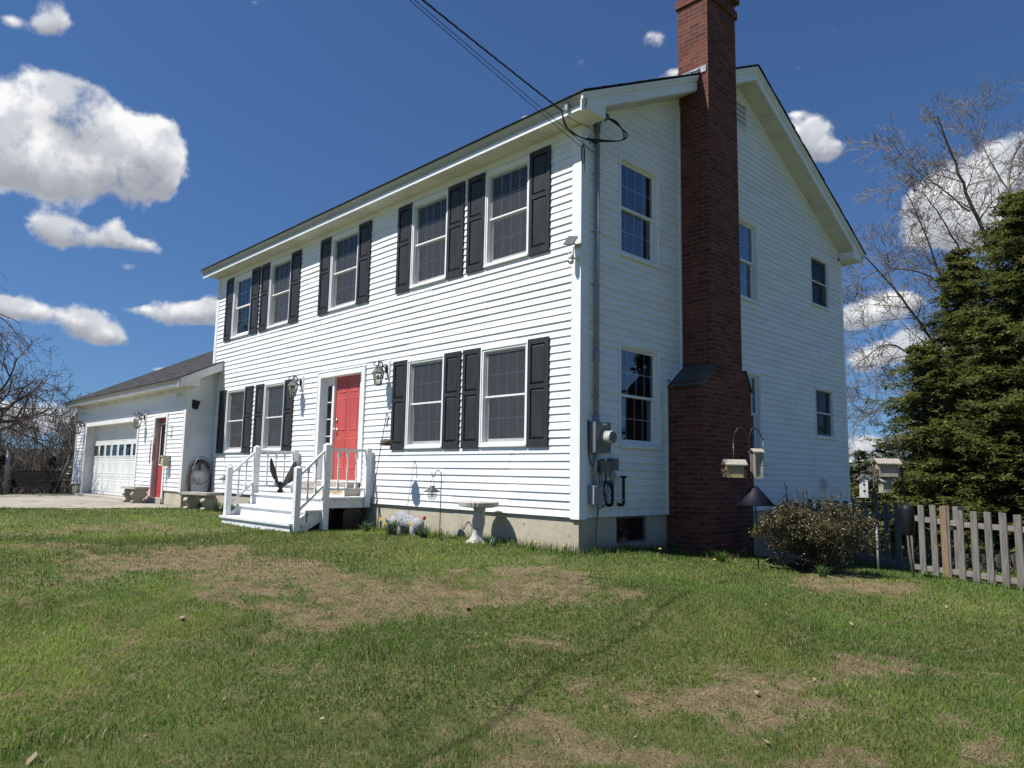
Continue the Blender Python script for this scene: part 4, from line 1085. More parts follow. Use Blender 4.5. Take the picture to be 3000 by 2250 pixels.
r_.build('roof', 'shingle', garage)
# ================================================================== PORCH STEPS
PX0, PX1, DZ, DY = -7.16, -4.62, .105, -.92
po = thing('porch_steps', 'white wooden entrance landing with three steps and turned balusters below the red door', 'porch', (-5.9, -.7, -.44))
PO = (-5.9, -.7, -.44)
class BP(B):
    def build(s, name, m, parent=None, **k):
        o = B.build(s, name, m, parent, **k)
        if parent is po: o.location = (-PO[0], -PO[1], -PO[2])
        return o
d = BP()
n_ = 7
for i in range(n_):
    y0 = DY - .03 + (-.015 - DY + .03) * i / n_; y1 = DY - .03 + (-.015 - DY + .03) * (i + 1) / n_
    d.box(PX0 - .03, PX1 + .03, y0 + .002, y1 - .002, DZ - .03, DZ + random.uniform(-.001, .001))
d.build('deck', 'woodpaint', po)
d = BP(); d.box(PX0, PX1, DY, DY + .03, DZ - .175, DZ - .031); d.box(PX1 - .03, PX1, DY + .03, -.015, DZ - .175, DZ - .031); d.box(PX0, PX0 + .03, DY + .03, -.015, DZ - .175, DZ - .031)
d.build('rim_joist', 'woodpaint', po)
T = [(-.095, DY - .30, DY + .02), (-.295, DY - .57, DY - .25)]
for z_, y0, y1 in T:
    d = BP(); ym = (y0 + y1) / 2
    d.box(PX0 - .06, PX1 + .02, y0, ym - .002, z_ - .038, z_); d.box(PX0 - .06, PX1 + .02, ym + .002, y1, z_ - .038, z_ + .001); d.build('tread', 'woodpaint', po)
for z0, z1, y_ in ((-.095, DZ - .175, DY - .0), (-.293, -.134, DY - .27), (-.50, -.334, DY - .54)):
    d = BP(); d.box(PX0, PX1 - .01, y_ + .002, y_ + .022, z0, z1); d.build('riser', 'woodpaint', po)
for x_ in (PX0 + .0, PX1 - .045):
    d = BP(); d.prism([(DY + .03, DZ - .18), (DY - .265, -.135), (DY - .53, -.335), (DY - .53, -.50), (DY - .40, -.50), (DY + .03, -.26)], 'x', x_ + .003, x_ + .035); d.build('stringer', 'woodpaint', po)
def post(x_, y_, z0, z1, s=.045):
    d = BP(); d.box(x_ - s, x_ + s, y_ - s, y_ + s, z0, z1 - .035)
    ap = (x_, y_, z1); q_ = [(x_ - s, y_ - s, z1 - .035), (x_ + s, y_ - s, z1 - .035), (x_ + s, y_ + s, z1 - .035), (x_ - s, y_ + s, z1 - .035)]
    for i in range(4): d.poly([q_[i], q_[(i + 1) % 4], ap])
    d.build('post', 'woodpaint', po)
XR, XL = PX1 + .01, PX0 + .01
post(XR, DY + .04, -.55, .985, .05); post(XL, DY + .04, -.10, .985, .05)
post(XR, -.10, -.06, .955, .05); post(XL, -.10, -.06, .955, .05)
post(XR, DY - .46, -.55, .60, .047); post(XL, DY - .46, -.295, .60, .047)
def baluster(x_, y_, z0, z1):
    d = BP(); h = z1 - z0; s = .0175
    d.box(x_ - s, x_ + s, y_ - s, y_ + s, z0, z0 + .12 * h); d.box(x_ - s, x_ + s, y_ - s, y_ + s, z1 - .17 * h, z1)
    pr = [(.017, .12), (.011, .135), (.018, .16), (.011, .185), (.017, .215), (.010, .235), (.0135, .28), (.0185, .42), (.014, .60), (.0105, .72), (.016, .745), (.011, .765), (.012, .80), (.017, .83)]
    d.lathe([(a, z0 + b_ * h) for a, b_ in pr], (x_, y_, 0), 10)
    d.build('baluster', 'woodpaint', po)
for x_ in (XR, XL):
    y0, y1 = DY + .09, -.15
    d = BP(); d.box(x_ - .02, x_ + .02, y0, y1, .86, .90); d.build('top_rail', 'woodpaint', po)
    d = BP(); d.box(x_ - .02, x_ + .02, y0, y1, .215, .25); d.build('bottom_rail', 'woodpaint', po)
    for i in range(3): baluster(x_, y0 + (y1 - y0) * (i + 1) / 4, .25, .86)
    ya, yb = DY - .41, DY - .01
    sl_ = (.86 - .48) / (yb - ya)
    for zo, nm in ((.0, 'stair_rail'), (-.555, 'stair_lower_rail')):
        d = BP(); za, zb = .485 + zo, .865 + zo
        d.prism([(ya, za - .045), (yb, zb - .045), (yb, zb), (ya, za)], 'x', x_ - .02, x_ + .02); d.build(nm, 'woodpaint', po)
    for i in range(2):
        y_ = ya + (yb - ya) * (i + 1) / 3; zz_ = .485 + sl_ * (y_ - ya) - .045
        baluster(x_, y_, zz_ - .51, zz_ + .01)
st = BP(); st.box(-6.48, -4.97, -.36, -.016, DZ, DZ + .115); st.box(-6.50, -4.95, -.38, -.016, DZ + .117, DZ + .155); st.box(-6.46, -4.98, -.30, -.016, DZ + .157, .333)
st.build('door_step', 'plank', po)
# framed wooden plank leaning on the door step
t_ = thing('framed_plank', 'knotty bare wood plank in white frame leaning against the door step', 'plank', (-5.25, -.40, DZ))
d = B(); d.box(-.42, .42, -.02, -.005, .02, .135); d.build('board', mat('knotty pine', (.50, .40, .27), .6, (.25, .15, .08), 4, detail=7, lo=.45, hi=.62, stretch=(1, 1, 9)), t_)
d = B()
for a, c2, e, g in ((-.45, .45, 0, .02), (-.45, .45, .135, .155), (-.45, -.42, .02, .135), (.42, .45, .02, .135)): d.box(a, c2, -.026, -.002, e, g)
d.build('frame', 'trim', t_)
# blocks and bin under the landing
def dark_block(name, label, cat, x0, x1, y0, y1, z0, z1, m):
    o = thing(name, label, cat, ((x0 + x1) / 2, (y0 + y1) / 2, z0))
    a, b_ = (x1 - x0) / 2, (y1 - y0) / 2
    return o, a, b_, z1 - z0
o, a, b_, h = dark_block('storage_bin', 'dark tapered plastic bin standing under the porch landing', 'bin', -4.98, -4.66, -.50, -.16, -.46, -.18, 'bin')
d = B(); k_ = .85
lo_ = [(-a * k_, -b_ * k_, 0), (a * k_, -b_ * k_, 0), (a * k_, b_ * k_, 0), (-a * k_, b_ * k_, 0)]; hi_ = [(-a, -b_, h), (a, -b_, h), (a, b_, h), (-a, b_, h)]
for i in range(4): d.poly([lo_[i], lo_[(i + 1) % 4], hi_[(i + 1) % 4], hi_[i]])
d.poly(lo_[::-1]); d.build('body', 'bin', o, bevel=.01)
d = B(); d.box(-a - .015, a + .015, -b_ - .015, b_ + .015, h, h + .05); d.build('lid', 'bin', o, bevel=.01)
o = thing('concrete_block', 'dark concrete block wedged on top of the bin under the landing', 'block', (-4.82, -.33, -.128))
d = B(); d.box(-.17, .17, -.15, .15, 0, .055); d.build('block', 'bin', o, bevel=.008)
# ================================================================== WALL LANTERNS
def lantern(x_, z_, yw, label, s=1.0, mount=True):
    t_ = thing('wall_lantern', label, 'wall lamp', (x_, yw, z_), 0, 'carriage lanterns on the front walls')
    f = .20
    if mount:
        d = B(); d.box(-.085, .085, -.022, -.0, -.14, .17); d.box(-.07, .07, -.034, -.022, -.125, .155); d.build('mounting_block', 'trim', t_)
    d = B(); d.lathe([(.05, 0), (.05, .012), (.035, .02), (.001, .022)], (0, -.034, .03), 12, mtx=Matrix.Rotation(R_(90), 3, 'X') @ Matrix.Diagonal((.8, 1.6, 1)).to_3x3()); d.build('back_plate', 'iron', t_)
    d = B()
    arc = [(0, -.05, .0), (0, -.09, -.02), (0, -.125, .03), (0, -.12, .10), (0, -.155, .135), (0, -f, .10), (0, -f, .06)]
    d.tube(smooth_path(arc, 5), .011, 7)
    d.tube(smooth_path([(0, -.06, .03), (0, -.10, .06), (0, -.075, .10), (0, -.05, .08)], 4), .008, 6)
    d.tube(smooth_path([(0, -.13, .06), (0, -.17, .035), (0, -.17, .09), (0, -.145, .10)], 4), .007, 6)
    d.tube(smooth_path([(0, -f, .07), (0, -f - .07, .06), (0, -f - .10, .09), (0, -f - .085, .115), (0, -f - .06, .10)], 4), .008, 6)
    d.tube([(0, -f, .05), (0, -f, .13), (0, -f, .19)], [.011, .008, .002], 8); d.ball((0, -f, .12), .014, 6)
    d.build('scroll_arm', 'iron', t_)
    d = B(); d.lathe([(.03, .06), (.045, .045), (.055, .02), (.11, -.055), (.108, -.065), (.095, -.062), (.02, -.05)], (0, -f, 0), 6, False); d.build('roof', 'pewter', t_)
    d = B()
    for k in range(6):
        a = math.pi * 2 * k / 6
        d.tube([(.092 * math.cos(a), -f + .092 * math.sin(a), -.06), (.055 * math.cos(a), -f + .055 * math.sin(a), -.255)], .0055, 5)
    d.lathe([(.02, -.255), (.06, -.255), (.063, -.268), (.045, -.275), (.001, -.28)], (0, -f, 0), 6, False)
    d.build('cage', 'pewter', t_)
    d = B()
    for k in range(6):
        a, c2 = math.pi * 2 * k / 6, math.pi * 2 * (k + 1) / 6
        d.poly([(.088 * math.cos(a), -f + .088 * math.sin(a), -.062), (.088 * math.cos(c2), -f + .088 * math.sin(c2), -.062), (.052 * math.cos(c2), -f + .052 * math.sin(c2), -.253), (.052 * math.cos(a), -f + .052 * math.sin(a), -.253)])
    d.build('glass', 'lampglass', t_)
    d = B(); d.tube([(0, -f, -.25), (0, -f, -.19)], .012, 8); d.ball((0, -f, -.135), .028, 8, (1, 1, 1.7)); d.build('bulb', 'bulb', t_)
    return t_
def smooth_path(p, k=4):
    p = [Vector(x) for x in p]; out = []
    for i in range(len(p) - 1):
        p0, p1, p2, p3 = p[max(i - 1, 0)], p[i], p[i + 1], p[min(i + 2, len(p) - 1)]
        for j in range(k):
            t = j / k
            out.append(.5 * ((2 * p1) + (p2 - p0) * t + (2 * p0 - 5 * p1 + 4 * p2 - p3) * t * t + (3 * p1 - p0 - 3 * p2 + p3) * t ** 3))
    out.append(p[-1]); return out
lantern(-4.255, 2.235, -.0, 'black scroll lantern on white block right of the red front door')
lantern(-7.20, 2.235, -.0, 'black scroll lantern left of the red front door, over a shutter')
lantern(-14.12, 1.80, GY, 'black scroll lantern between the overhead door and the narrow red door')
lantern(-19.62, 1.80, GY, 'black scroll lantern at the far left corner of the garage front')
# ================================================================== METER, CONDUIT, BOXES on the gable wall
t_ = thing('service_mast', 'grey painted conduit with hooded weatherhead running up beside the house corner', 'conduit', (.05, .27, .1))
L0 = Vector((.05, .27, .1))
def rel(pts, o=L0): return [Vector(p) - o for p in pts]
d = B(); d.tube(rel([(.055, .27, 1.20), (.055, .27, 5.20)]), .030, 14); d.tube(rel([(.055, .27, 2.0), (.055, .27, 2.16)]), .037, 14); d.tube(rel([(.055, .27, 1.19), (.055, .27, 1.30)]), .038, 14)
d.build('conduit', 'conduit', t_)
d = B(); d.tube(rel([(.06, .24, .83), (.06, .24, .40)]), .027, 12); d.build('lower_conduit', 'conduit', t_)
for z_ in (4.55, 3.74, 3.02, 2.27, 1.55):
    d = B(); d.tube(rel([(.015, .22, z_), (.05, .233, z_), (.09, .25, z_), (.10, .275, z_), (.07, .31, z_), (.015, .312, z_)]), .005, 6); d.ball((-.03, -.06, z_ - .1), .010, 5); d.build('strap', 'gunmetal', t_)
d = B(); d.tube(smooth_path(rel([(.055, .27, 5.15), (.055, .27, 5.26), (.075, .275, 5.335), (.14, .29, 5.35), (.20, .30, 5.30)]), 4), [.040] * 5 + [.052] * 4 + [.060] * 4 + [.050] * 3 + [.03], 12); d.build('weatherhead', 'pewter', t_)
t_ = thing('electricity_meter', 'grey electricity meter box with round glass meter beside the gable corner', 'meter box', (.01, .31, .80))
d = B(); d.box(.0, .125, -.155, .155, .02, .41); d.build('box', 'greybox', t_, bevel=.006)
d = B(); d.box(.125, .129, -.03, .07, .375, .395); d.build('label_plate', 'whiteplastic', t_)
RYm = Matrix.Rotation(R_(90), 3, 'Y')
d = B(); d.lathe([(.098, 0), (.098, .018), (.09, .02)], (.125, .03, .215), 24, mtx=RYm); d.build('socket_ring', 'gunmetal', t_)
d = B(); d.lathe([(.085, 0), (.085, .10), (.080, .115)], (.145, .03, .215), 24, mtx=RYm); d.build('meter_body', 'clearmeter', t_)
d = B(); d.lathe([(.072, 0), (.072, .002)], (.2605, .03, .215), 24, mtx=RYm)
d.build('dial', mat('meter dial', (.22, .22, .20), .3, (.05, .05, .05), 70, lo=.45, hi=.55), t_)
t_ = thing('junction_box', 'small grey box with open cover below the electricity meter', 'utility box', (.03, .24, .17))
d = B(); d.box(-.01, .085, -.085, .075, 0, .235); d.build('box', 'conduit', t_, bevel=.006)
d = B(); d.box(.085, .095, -.06, .085, -.01, .24); d.build('cover', 'conduit', t_, bevel=.004)
d = B(); d.tube(smooth_path([(.04, .04, .0), (.045, .035, -.12), (.03, .02, -.35), (.03, .015, -.65)], 4), .014, 8); d.build('ground_wire', 'greybox', t_)
t_ = thing('telephone_box', 'larger grey telephone box mounted low on the gable siding', 'utility box', (.02, .43, .57))
d = B(); d.box(-.01, .075, -.12, .12, .0, .15); d.box(.0, .05, -.04, .0, .15, .175); d.build('box', 'greybox2', t_, bevel=.012)
t_ = thing('cable_box', 'smaller upright grey cable box right of the telephone box', 'utility box', (.02, .61, .60))
d = B(); d.box(-.01, .085, -.065, .065, .0, .155); d.build('box', 'greybox2', t_, bevel=.014)
d = B(); d.tube(smooth_path([(.05, -.02, .0), (.06, -.05, -.05), (.05, -.07, -.10)], 3), .008, 6); d.build('cable', 'wire', t_)
for x_, y_, lab, vv in ((.1, .545, 'rusty oil fill pipe with valve head, left of the two', 1), (.1, .78, 'rusty oil vent pipe with flat cap, right of the two', 0)):
    t_ = thing('oil_pipe', lab, 'pipe', (.0, y_, .14), 0, 'rusty oil tank pipes')
    d = B(); d.tube(smooth_path([(.0, .0, .02), (.045, .0, .012), (.085, .0, .018), (.10, 0, .055), (.10, 0, .12), (.10, 0, .38 if not vv else .36)], 3), .021, 10); d.build('pipe', 'rust', t_)
    d = B()
    if vv: d.lathe([(.03, .28), (.034, .29), (.034, .32), (.028, .33), (.028, .36), (.045, .375), (.05, .41), (.035, .44), (.02, .45), (.001, .46)], (.1, 0, 0), 8, False)
    else: d.lathe([(.032, .36), (.045, .375), (.048, .39), (.001, .395)], (.1, 0, 0), 10)
    d.build('cap', 'gunmetal' if vv else 'rust', t_)
    if not vv:
        d = B(); d.lathe([(.03, .075), (.042, .078), (.03, .085)], (.1, 0, 0), 12); d.build('collar', 'ivory', t_)
d = B(); o3 = Vector((.06, .40, .33))
for k in range(5):
    a = .05 + .012 * k; b_ = .10 + .012 * k
    d.tube([(.03 + .008 * k + .01 * math.sin(3 * q_ + k), (a) * math.cos(q_) + .02 * k * .6, b_ * math.sin(q_) + .03 - .01 * k) for q_ in np.linspace(0, 2 * math.pi, 22)], .0055, 5, False)
d.tube(smooth_path([(.03, -.13, .30), (.04, -.12, .1), (.05, -.09, -.03), (.04, .0, -.16), (.0, -.09, -.22)], 5), .007, 5)
d.tube(smooth_path([(.03, -.10, .28), (.04, -.08, .15), (.03, -.07, -.0), (.04, -.06, -.20)], 5), .007, 5)
d.tube(smooth_path([(.03, .02, .22), (.05, .0, .12), (.05, .08, .10), (.05, .12, .02)], 5), .010, 5)
o = d.build('cable_coil', 'wire', None, tuple(o3)); tag(o, 'tangled loops of black cable hanging beside the rusty pipe', 'cable')
d = B(); d.tube(smooth_path([(.0, -.12, .34), (.0, -.11, .0), (.02, -.08, -.22), (.04, .05, -.26)], 5), .007, 5); o = d.build('thin_cable', 'wire', None, (.02, .26, .90)); tag(o, 'thin black cable looping below left side of the meter box', 'cable')
# overhead wires
def sag(a, b_, n=40, s=.3, tw=0, ph=0, r=.012):
    a, b_ = Vector(a), Vector(b_); out = []
    for i in range(n + 1):
        t = i / n; p = a.lerp(b_, t); p.z -= s * 4 * t * (1 - t)
        if tw:
            an = t * (b_ - a).length / tw * 2 * math.pi + ph
            p += Vector((math.cos(an), .3 * math.cos(an), math.sin(an))) * r
        out.append(p)
    return out
t_ = thing('service_cable', 'thick twisted black supply cable dropping from the sky to the eave corner', 'cable', (.02, -.42, 5.2))
A0_ = Vector((.02, -.42, 5.2)); E0 = Vector((4.36, -26.4, 7.64))
for k in range(3):
    d = B(); d.tube([p - A0_ for p in sag(A0_, E0, 420, .55, .52, k * 2.1, .0075)], .0052, 5, False); d.build('strand', 'wire', t_)
d = B(); J = Vector((.02, -.19, 4.93))
for q_ in (0, 1, 2):
    d.tube(smooth_path([Vector((0, 0, 0)), Vector((.0, .06, -.13 - .02 * q_)), Vector((.03 + .01 * q_, .14, -.25)), Vector((.10, .26 + .02 * q_, -.30)), Vector((.18, .45, -.32 + .015 * q_)), Vector((.34, .80, -.24)), Vector((.36, .92 - .05 * q_, -.12)), Vector((.26, .80, .02 + .02 * q_)), Vector((.18, .72, .10))], 6), .0078, 6)
d.build('drip_loop', 'wire', t_)
d = B()
for yy_ in (.40, .50): d.tube([(.14, yy_ - .035, -.30), (.14, yy_ + .035, -.30)], .022, 8); d.ball((.14, yy_, -.35), .012, 5)
d.build('splice', 'wire', t_)
d = B()
for yy_ in (.40, .50): d.ball((.14, yy_, -.245), .015, 6)
d.build('splice_bolt', 'gunmetal', t_)
d = B(); d.box(.02, .07, .03, .09, -.0, .11); d.tube([(.03, .02, .03), (.0, -.01, .0)], .006, 5); d.build('anchor_bracket', 'gunmetal', t_)
for k, (e, lab) in enumerate((((2.3, -26.4, 10.36), 'thin black telephone wire, upper of the two running under the thick cable'), ((1.51, -26.4, 11.33), 'thin black telephone wire, lower of the two ending in a hanging coil'))):
    a_ = Vector((.06, -.05 - .02 * k, 4.88 - .07 * k)); d = B(); d.tube([p - a_ for p in sag(a_, e, 60, .45)], .0042, 5, False)
    if k == 0: d.tube(smooth_path([(0, 0, 0), (.0, .08, -.03), (.0, .20, -.05), (.0, .27, -.05)], 4), .005, 5)
    if k == 1:
        for j in range(3): d.tube([(.01, .02 + .035 * math.cos(q_) * (1 - .2 * j), -.09 + .13 * math.sin(q_)) for q_ in np.linspace(0, 6.28, 18)], .005, 5, False)
        d.tube([(0, .06, -.10), (0, .07, -.34)], [.008, .002], 5)
    o = d.build('telephone_wire', 'wire', None, tuple(a_)); tag(o, lab, 'wire', 'telephone wires')
# security camera and solar panel at the front corner
t_ = thing('security_camera', 'white round security camera with antennas on the front corner board', 'camera', (-.05, -.022, 3.30))
d = B(); d.lathe([(.03, 0), (.03, .02), (.012, .03), (.012, .07)], (.02, 0, .02), 10, mtx=Matrix.Rotation(R_(90), 3, 'X')); d.build('bracket', 'whiteplastic', t_)
d = B(); d.ball((-.02, -.09, -.02), .040, 10); d.lathe([(.036, .0), (.04, .01), (.04, .05), (.03, .065), (.001, .07)], (-.02, -.09, .01), 14); d.build('body', 'whiteplastic', t_)
d = B(); d.tube([(-.055, -.09, .04), (-.058, -.09, .16)], .006, 6); d.tube([(.02, -.09, .04), (.022, -.09, .17)], .006, 6); d.build('antenna', 'whiteplastic', t_)
d = B(); d.ball((-.03, -.128, -.025), .012, 6); d.build('lens', 'black', t_)
t_ = thing('solar_panel', 'small tilted grey solar panel above the white security camera', 'solar panel', (-.04, -.022, 3.50))
mt = Matrix.Rotation(R_(-38), 4, 'X') @ Matrix.Rotation(R_(18), 4, 'Z')
d = B(); d.box(-.085, .05, -.008, .008, -.085, .085, Matrix.Translation((-.0, -.11, .05)) @ mt); d.build('panel', 'solar', t_)
d = B(); d.tube([(.01, 0, -.01), (.01, -.05, .0), (.0, -.10, .04)], .012, 8); d.box(-.02, .06, -.03, 0, -.03, .02); d.build('mount', 'ivory', t_)
# garage wall fittings
d = B(); d.box(-.10, .10, -.004, .004, -.10, .10, Matrix.Rotation(R_(14), 4, 'Y')); o = d.build('solar_panel', 'black', None, (-11.345, -.50, 2.02)); o.rotation_euler = (0, 0, R_(62)); tag(o, 'small black solar panel high on the garage side wall', 'solar panel')
t_ = thing('security_camera', 'small white camera tucked under the garage soffit near the corner', 'camera', (-11.75, GY - .02, 2.20))
d = B(); d.lathe([(.02, .1), (.035, .09), (.04, .03), (.03, .0), (.03, -.06), (.001, -.075)], (0, -.08, 0), 12); d.build('body', 'whiteplastic', t_)
d = B(); d.tube([(0, 0, .08), (0, -.05, .08), (0, -.08, .06)], .015, 6); d.build('bracket', 'whiteplastic', t_)
t_ = thing('chime_hook', 'thin black triangular bracket on the garage siding beside the red door', 'bracket', (-12.20, GY - .01, 1.42))
d = B(); d.tube([(0, 0, .13), (0, 0, -.18)], .01, 6); d.tube([(0, 0, .12), (-.0, -.34, .11)], .006, 5); d.tube([(0, 0, -.16), (0, -.34, .09)], .006, 5); d.build('bracket', 'iron', t_)
t_ = thing('wind_chime', 'burgundy wind chime hanging before the narrow red garage door', 'wind chime', (-12.45, GY - .34, 1.30))
d = B(); d.tube([(0, 0, .20), (0, 0, .05)], .003, 4); d.lathe([(.002, .10), (.04, .03), (.05, .02), (.045, .01)], (0, 0, -.02), 10); d.build('top', 'ivory', t_)
for k in range(5):
    a = k * 1.256; d = B(); d.tube([(.05 * math.cos(a), .05 * math.sin(a), -.08 - .02 * k), (.05 * math.cos(a), .05 * math.sin(a), -.55 - .03 * k)], .012, 7); d.build('tube', 'burgundy', t_)
t_ = thing('mail_box', 'small yellowed box fixed to the siding right of the garage side door', 'box', (-12.25, GY - .01, .58))
d = B(); d.box(-.05, .10, -.17, 0, 0, .22); d.build('body', 'ivory', t_, bevel=.01)
d = B(); d.box(-.06, .11, -.19, 0, .22, .245); d.build('lid', 'ivory', t_)
# ================================================================== HOSE
t_ = thing('garden_hose', 'brown garden hose coiled on a wall hanger beside the garage corner', 'hose', (-11.37, -.27, .1))
d = B()
for k in range(9):
    rr = .235 + .010 * (k % 4) + random.uniform(-.01, .01); hh = .50 + random.uniform(-.03, .04)
    d.tube([(.05 + .018 * (k % 3) + .01 * math.sin(q_ * 2 + k), rr * math.sin(q_) * (1 + .12 * math.cos(q_)) + random.uniform(-.003, .003), .10 + hh * math.cos(q_)) for q_ in np.linspace(0, 2 * math.pi, 28)], .013, 6, False)
d.build('coil', 'hose', t_)
d = B(); d.tube([(.12, .20 * math.sin(q_), .35 + .36 * math.cos(q_) * (1 if math.cos(q_) > 0 else .75)) for q_ in np.linspace(0, 2 * math.pi, 30)], .014, 6, False)
d.tube(smooth_path([(.12, .17, .52), (.11, .25, .20), (.10, .30, -.1), (.10, .33, -.4)], 5), .013, 6); d.build('loose_loop', 'hosegrey', t_)
d = B(); d.tube([(.03, .17 * math.sin(q_), .47 + .09 * math.cos(q_)) for q_ in np.linspace(-1.9, 1.9, 14)], .022, 7); d.box(0, .10, -.16, .16, .38, .41); d.box(0, .12, -.02, .02, .40, .55); d.build('hanger', 'hosegrey', t_)
t_ = thing('outlet_cover', 'square white stepped outlet cover on the wall inside the hose coil', 'outlet', (-11.385, -.33, .24))
for k, s in enumerate((.10, .075, .05)):
    d = B(); mring(d, lambda u, o_, z: (o_, u, z), -s, s, -s, s, .012, .0, .02 + .012 * k); d.build('frame', 'whiteplastic', t_)
# ================================================================== STONE BENCHES
def stone_bench(loc, rz, label, L=1.05, Wd=.36, H=.40):
    t_ = thing('stone_bench', label, 'bench', loc, rz, 'cast stone benches by the garage')
    d = B(); c = .05
    o_ = [(-L / 2 + c, -Wd / 2), (L / 2 - c, -Wd / 2), (L / 2, -Wd / 2 + c), (L / 2, Wd / 2 - c), (L / 2 - c, Wd / 2), (-L / 2 + c, Wd / 2), (-L / 2, Wd / 2 - c), (-L / 2, -Wd / 2 + c)]
    d.prism(o_, 'z', H - .055, H - .012); d.prism([(x * .975, y * .95) for x, y in o_], 'z', H - .012, H)
    d.build('seat', 'stone', t_, bevel=.006)
    prof = [(-.10, 0), (-.13, .03), (-.10, .07), (-.07, .09), (-.12, .14), (-.155, .20), (-.16, .25), (-.13, .30), (-.10, H - .057)]
    out = prof + [(-a, b_) for a, b_ in reversed(prof)]
    for sx in (-.30 * L, .30 * L):
        d = B(); d.prism(out, 'x', sx - .065, sx + .065)
        for s in (-1, 1):
            for zc, rc in ((.22, .052), (.045, .035)): d.lathe([(rc * .3, -.075), (rc, -.072), (rc, .072), (rc * .3, .075)], (sx, s * .125, zc), 14, mtx=RYm)
        d.build('leg', 'stone', t_, bevel=.006)
    return t_
stone_bench((-13.45, -1.0, h1(-13.45, -1.0)), R_(0), 'cast stone bench on the driveway before the garage siding', 1.05)
stone_bench((-10.62, -.50, h1(-10.62, -.50) - .02), R_(10), 'cast stone bench in the grass below the coiled hose', 1.12)
# rock pile between the bench legs
d = B()
for i in range(26):
    d.ball((random.uniform(-.22, .22), random.uniform(-.12, .12), random.uniform(0, .13)), random.uniform(.03, .065), 5, (1.3, 1, .7))
o = d.build('leaf_pile', mat('dead brown leaves', (.10, .06, .04), .9, (.25, .19, .13), 22, bump=1), None, (-10.72, -.32, -.40)); tag(o, 'heap of dead brown leaves under the bench by the hose', 'leaves')
# ================================================================== SHEPHERD HOOKS AND HANGING LANTERNS
def hook(loc, hgt, label, lean=(0, 0), reach=-.21, curl=.0, r=.0065):
    t_ = thing('shepherd_hook', label, 'garden hook', loc, 0, 'shepherd hooks along the front wall')
    lx, ly = lean; top = Vector((lx, ly, hgt)); s = reach
    d = B(); p = [Vector((0, 0, -.05)), Vector((lx * .5, ly * .5, hgt * .5)), top + Vector((0, 0, -.06)), top + Vector((s * .12, 0, -.005)), top + Vector((s * .35, 0, .03)), top + Vector((s * .62, 0, -.005)), top + Vector((s * .8, 0, -.07)), top + Vector((s * .95, 0, -.06)), top + Vector((s * 1.08, 0, -.01))]
    d.tube(smooth_path(p, 5), r, 7); d.build('rod', 'iron', t_)
    return t_
def hanging_lantern(loc, label):
    t_ = thing('hanging_lantern', label, 'garden lantern', loc, 0, 'small lanterns hung on shepherd hooks')
    d = B(); d.tube(smooth_path([(-.045, 0, -.10), (-.05, 0, -.05), (-.03, 0, -.01), (0, 0, 0), (.03, 0, -.01), (.05, 0, -.05), (.045, 0, -.10)], 4), .0028, 5); d.tube([(0, 0, 0), (0, 0, .07)], .0025, 5); d.build('bail', 'iron', t_)
    d = B(); d.lathe([(.036, -.085), (.036, -.12), (.06, -.135), (.125, -.172), (.122, -.176), (.05, -.15), (.001, -.14)], (0, 0, 0), 22); d.build('shade', mat('rusty brown shade', (.045, .036, .032), .55, (.09, .07, .06), 14), t_)
    d = B()
    for k in range(8):
        a = k * math.pi / 4
        d.tube(smooth_path([(.045 * math.cos(a), .045 * math.sin(a), -.17), (.066 * math.cos(a), .066 * math.sin(a), -.21), (.055 * math.cos(a), .055 * math.sin(a), -.26), (.012 * math.cos(a), .012 * math.sin(a), -.285)], 3), .0025, 4)
    for rr, zz_ in ((.066, -.21), (.06, -.245)): d.tube([(rr * math.cos(q_), rr * math.sin(q_), zz_) for q_ in np.linspace(0, 6.283, 20)], .0025, 4, False)
    d.build('cage', 'iron', t_)
    d = B(); d.ball((0, 0, -.205), .028, 8, (1, 1, 1.25)); d.build('bulb', 'lampglass', t_)
hook((-2.21, -.43, -.40), .94, 'short black shepherd hook between the stone bison and the birdbath'); hanging_lantern((-2.41, -.43, .43), 'caged lantern with dark cone shade hanging near the birdbath')
hook((-9.22, -.43, -.40), 1.0, 'short black shepherd hook left of the porch steps', reach=-.31); hanging_lantern((-9.56, -.43, .49), 'caged lantern with dark cone shade hanging left of the porch steps')
t_ = hook((-3.97, -.48, -.43), 1.84, 'tall leaning black shepherd hook right of the porch landing', lean=(.36, .02), reach=.09)
t_ = thing('wreath_feeder', 'seed wreath feeder hanging from the tall leaning hook', 'bird feeder', (-3.535, -.48, 1.30))
d = B(); d.tube([(0, 0, 0), (0, 0, -.22)], .003, 4); d.tube([(0, 0, .04), (0, 0, -.07)], .011, 7); d.build('wire', 'iron', t_)
d = B(); d.lathe([(.03, -.26), (.085, -.265), (.095, -.29), (.095, -.335), (.085, -.35), (.03, -.352)], (0, 0, 0), 20, jit=.08); d.build('seed_ring', 'seedring', t_)
d = B(); d.tube([(-.11, 0, -.335), (.11, 0, -.335)], .004, 4); d.lathe([(.05, -.365), (.11, -.36), (.112, -.352), (.10, -.356)], (0, 0, 0), 20); d.build('tray', 'iron', t_)
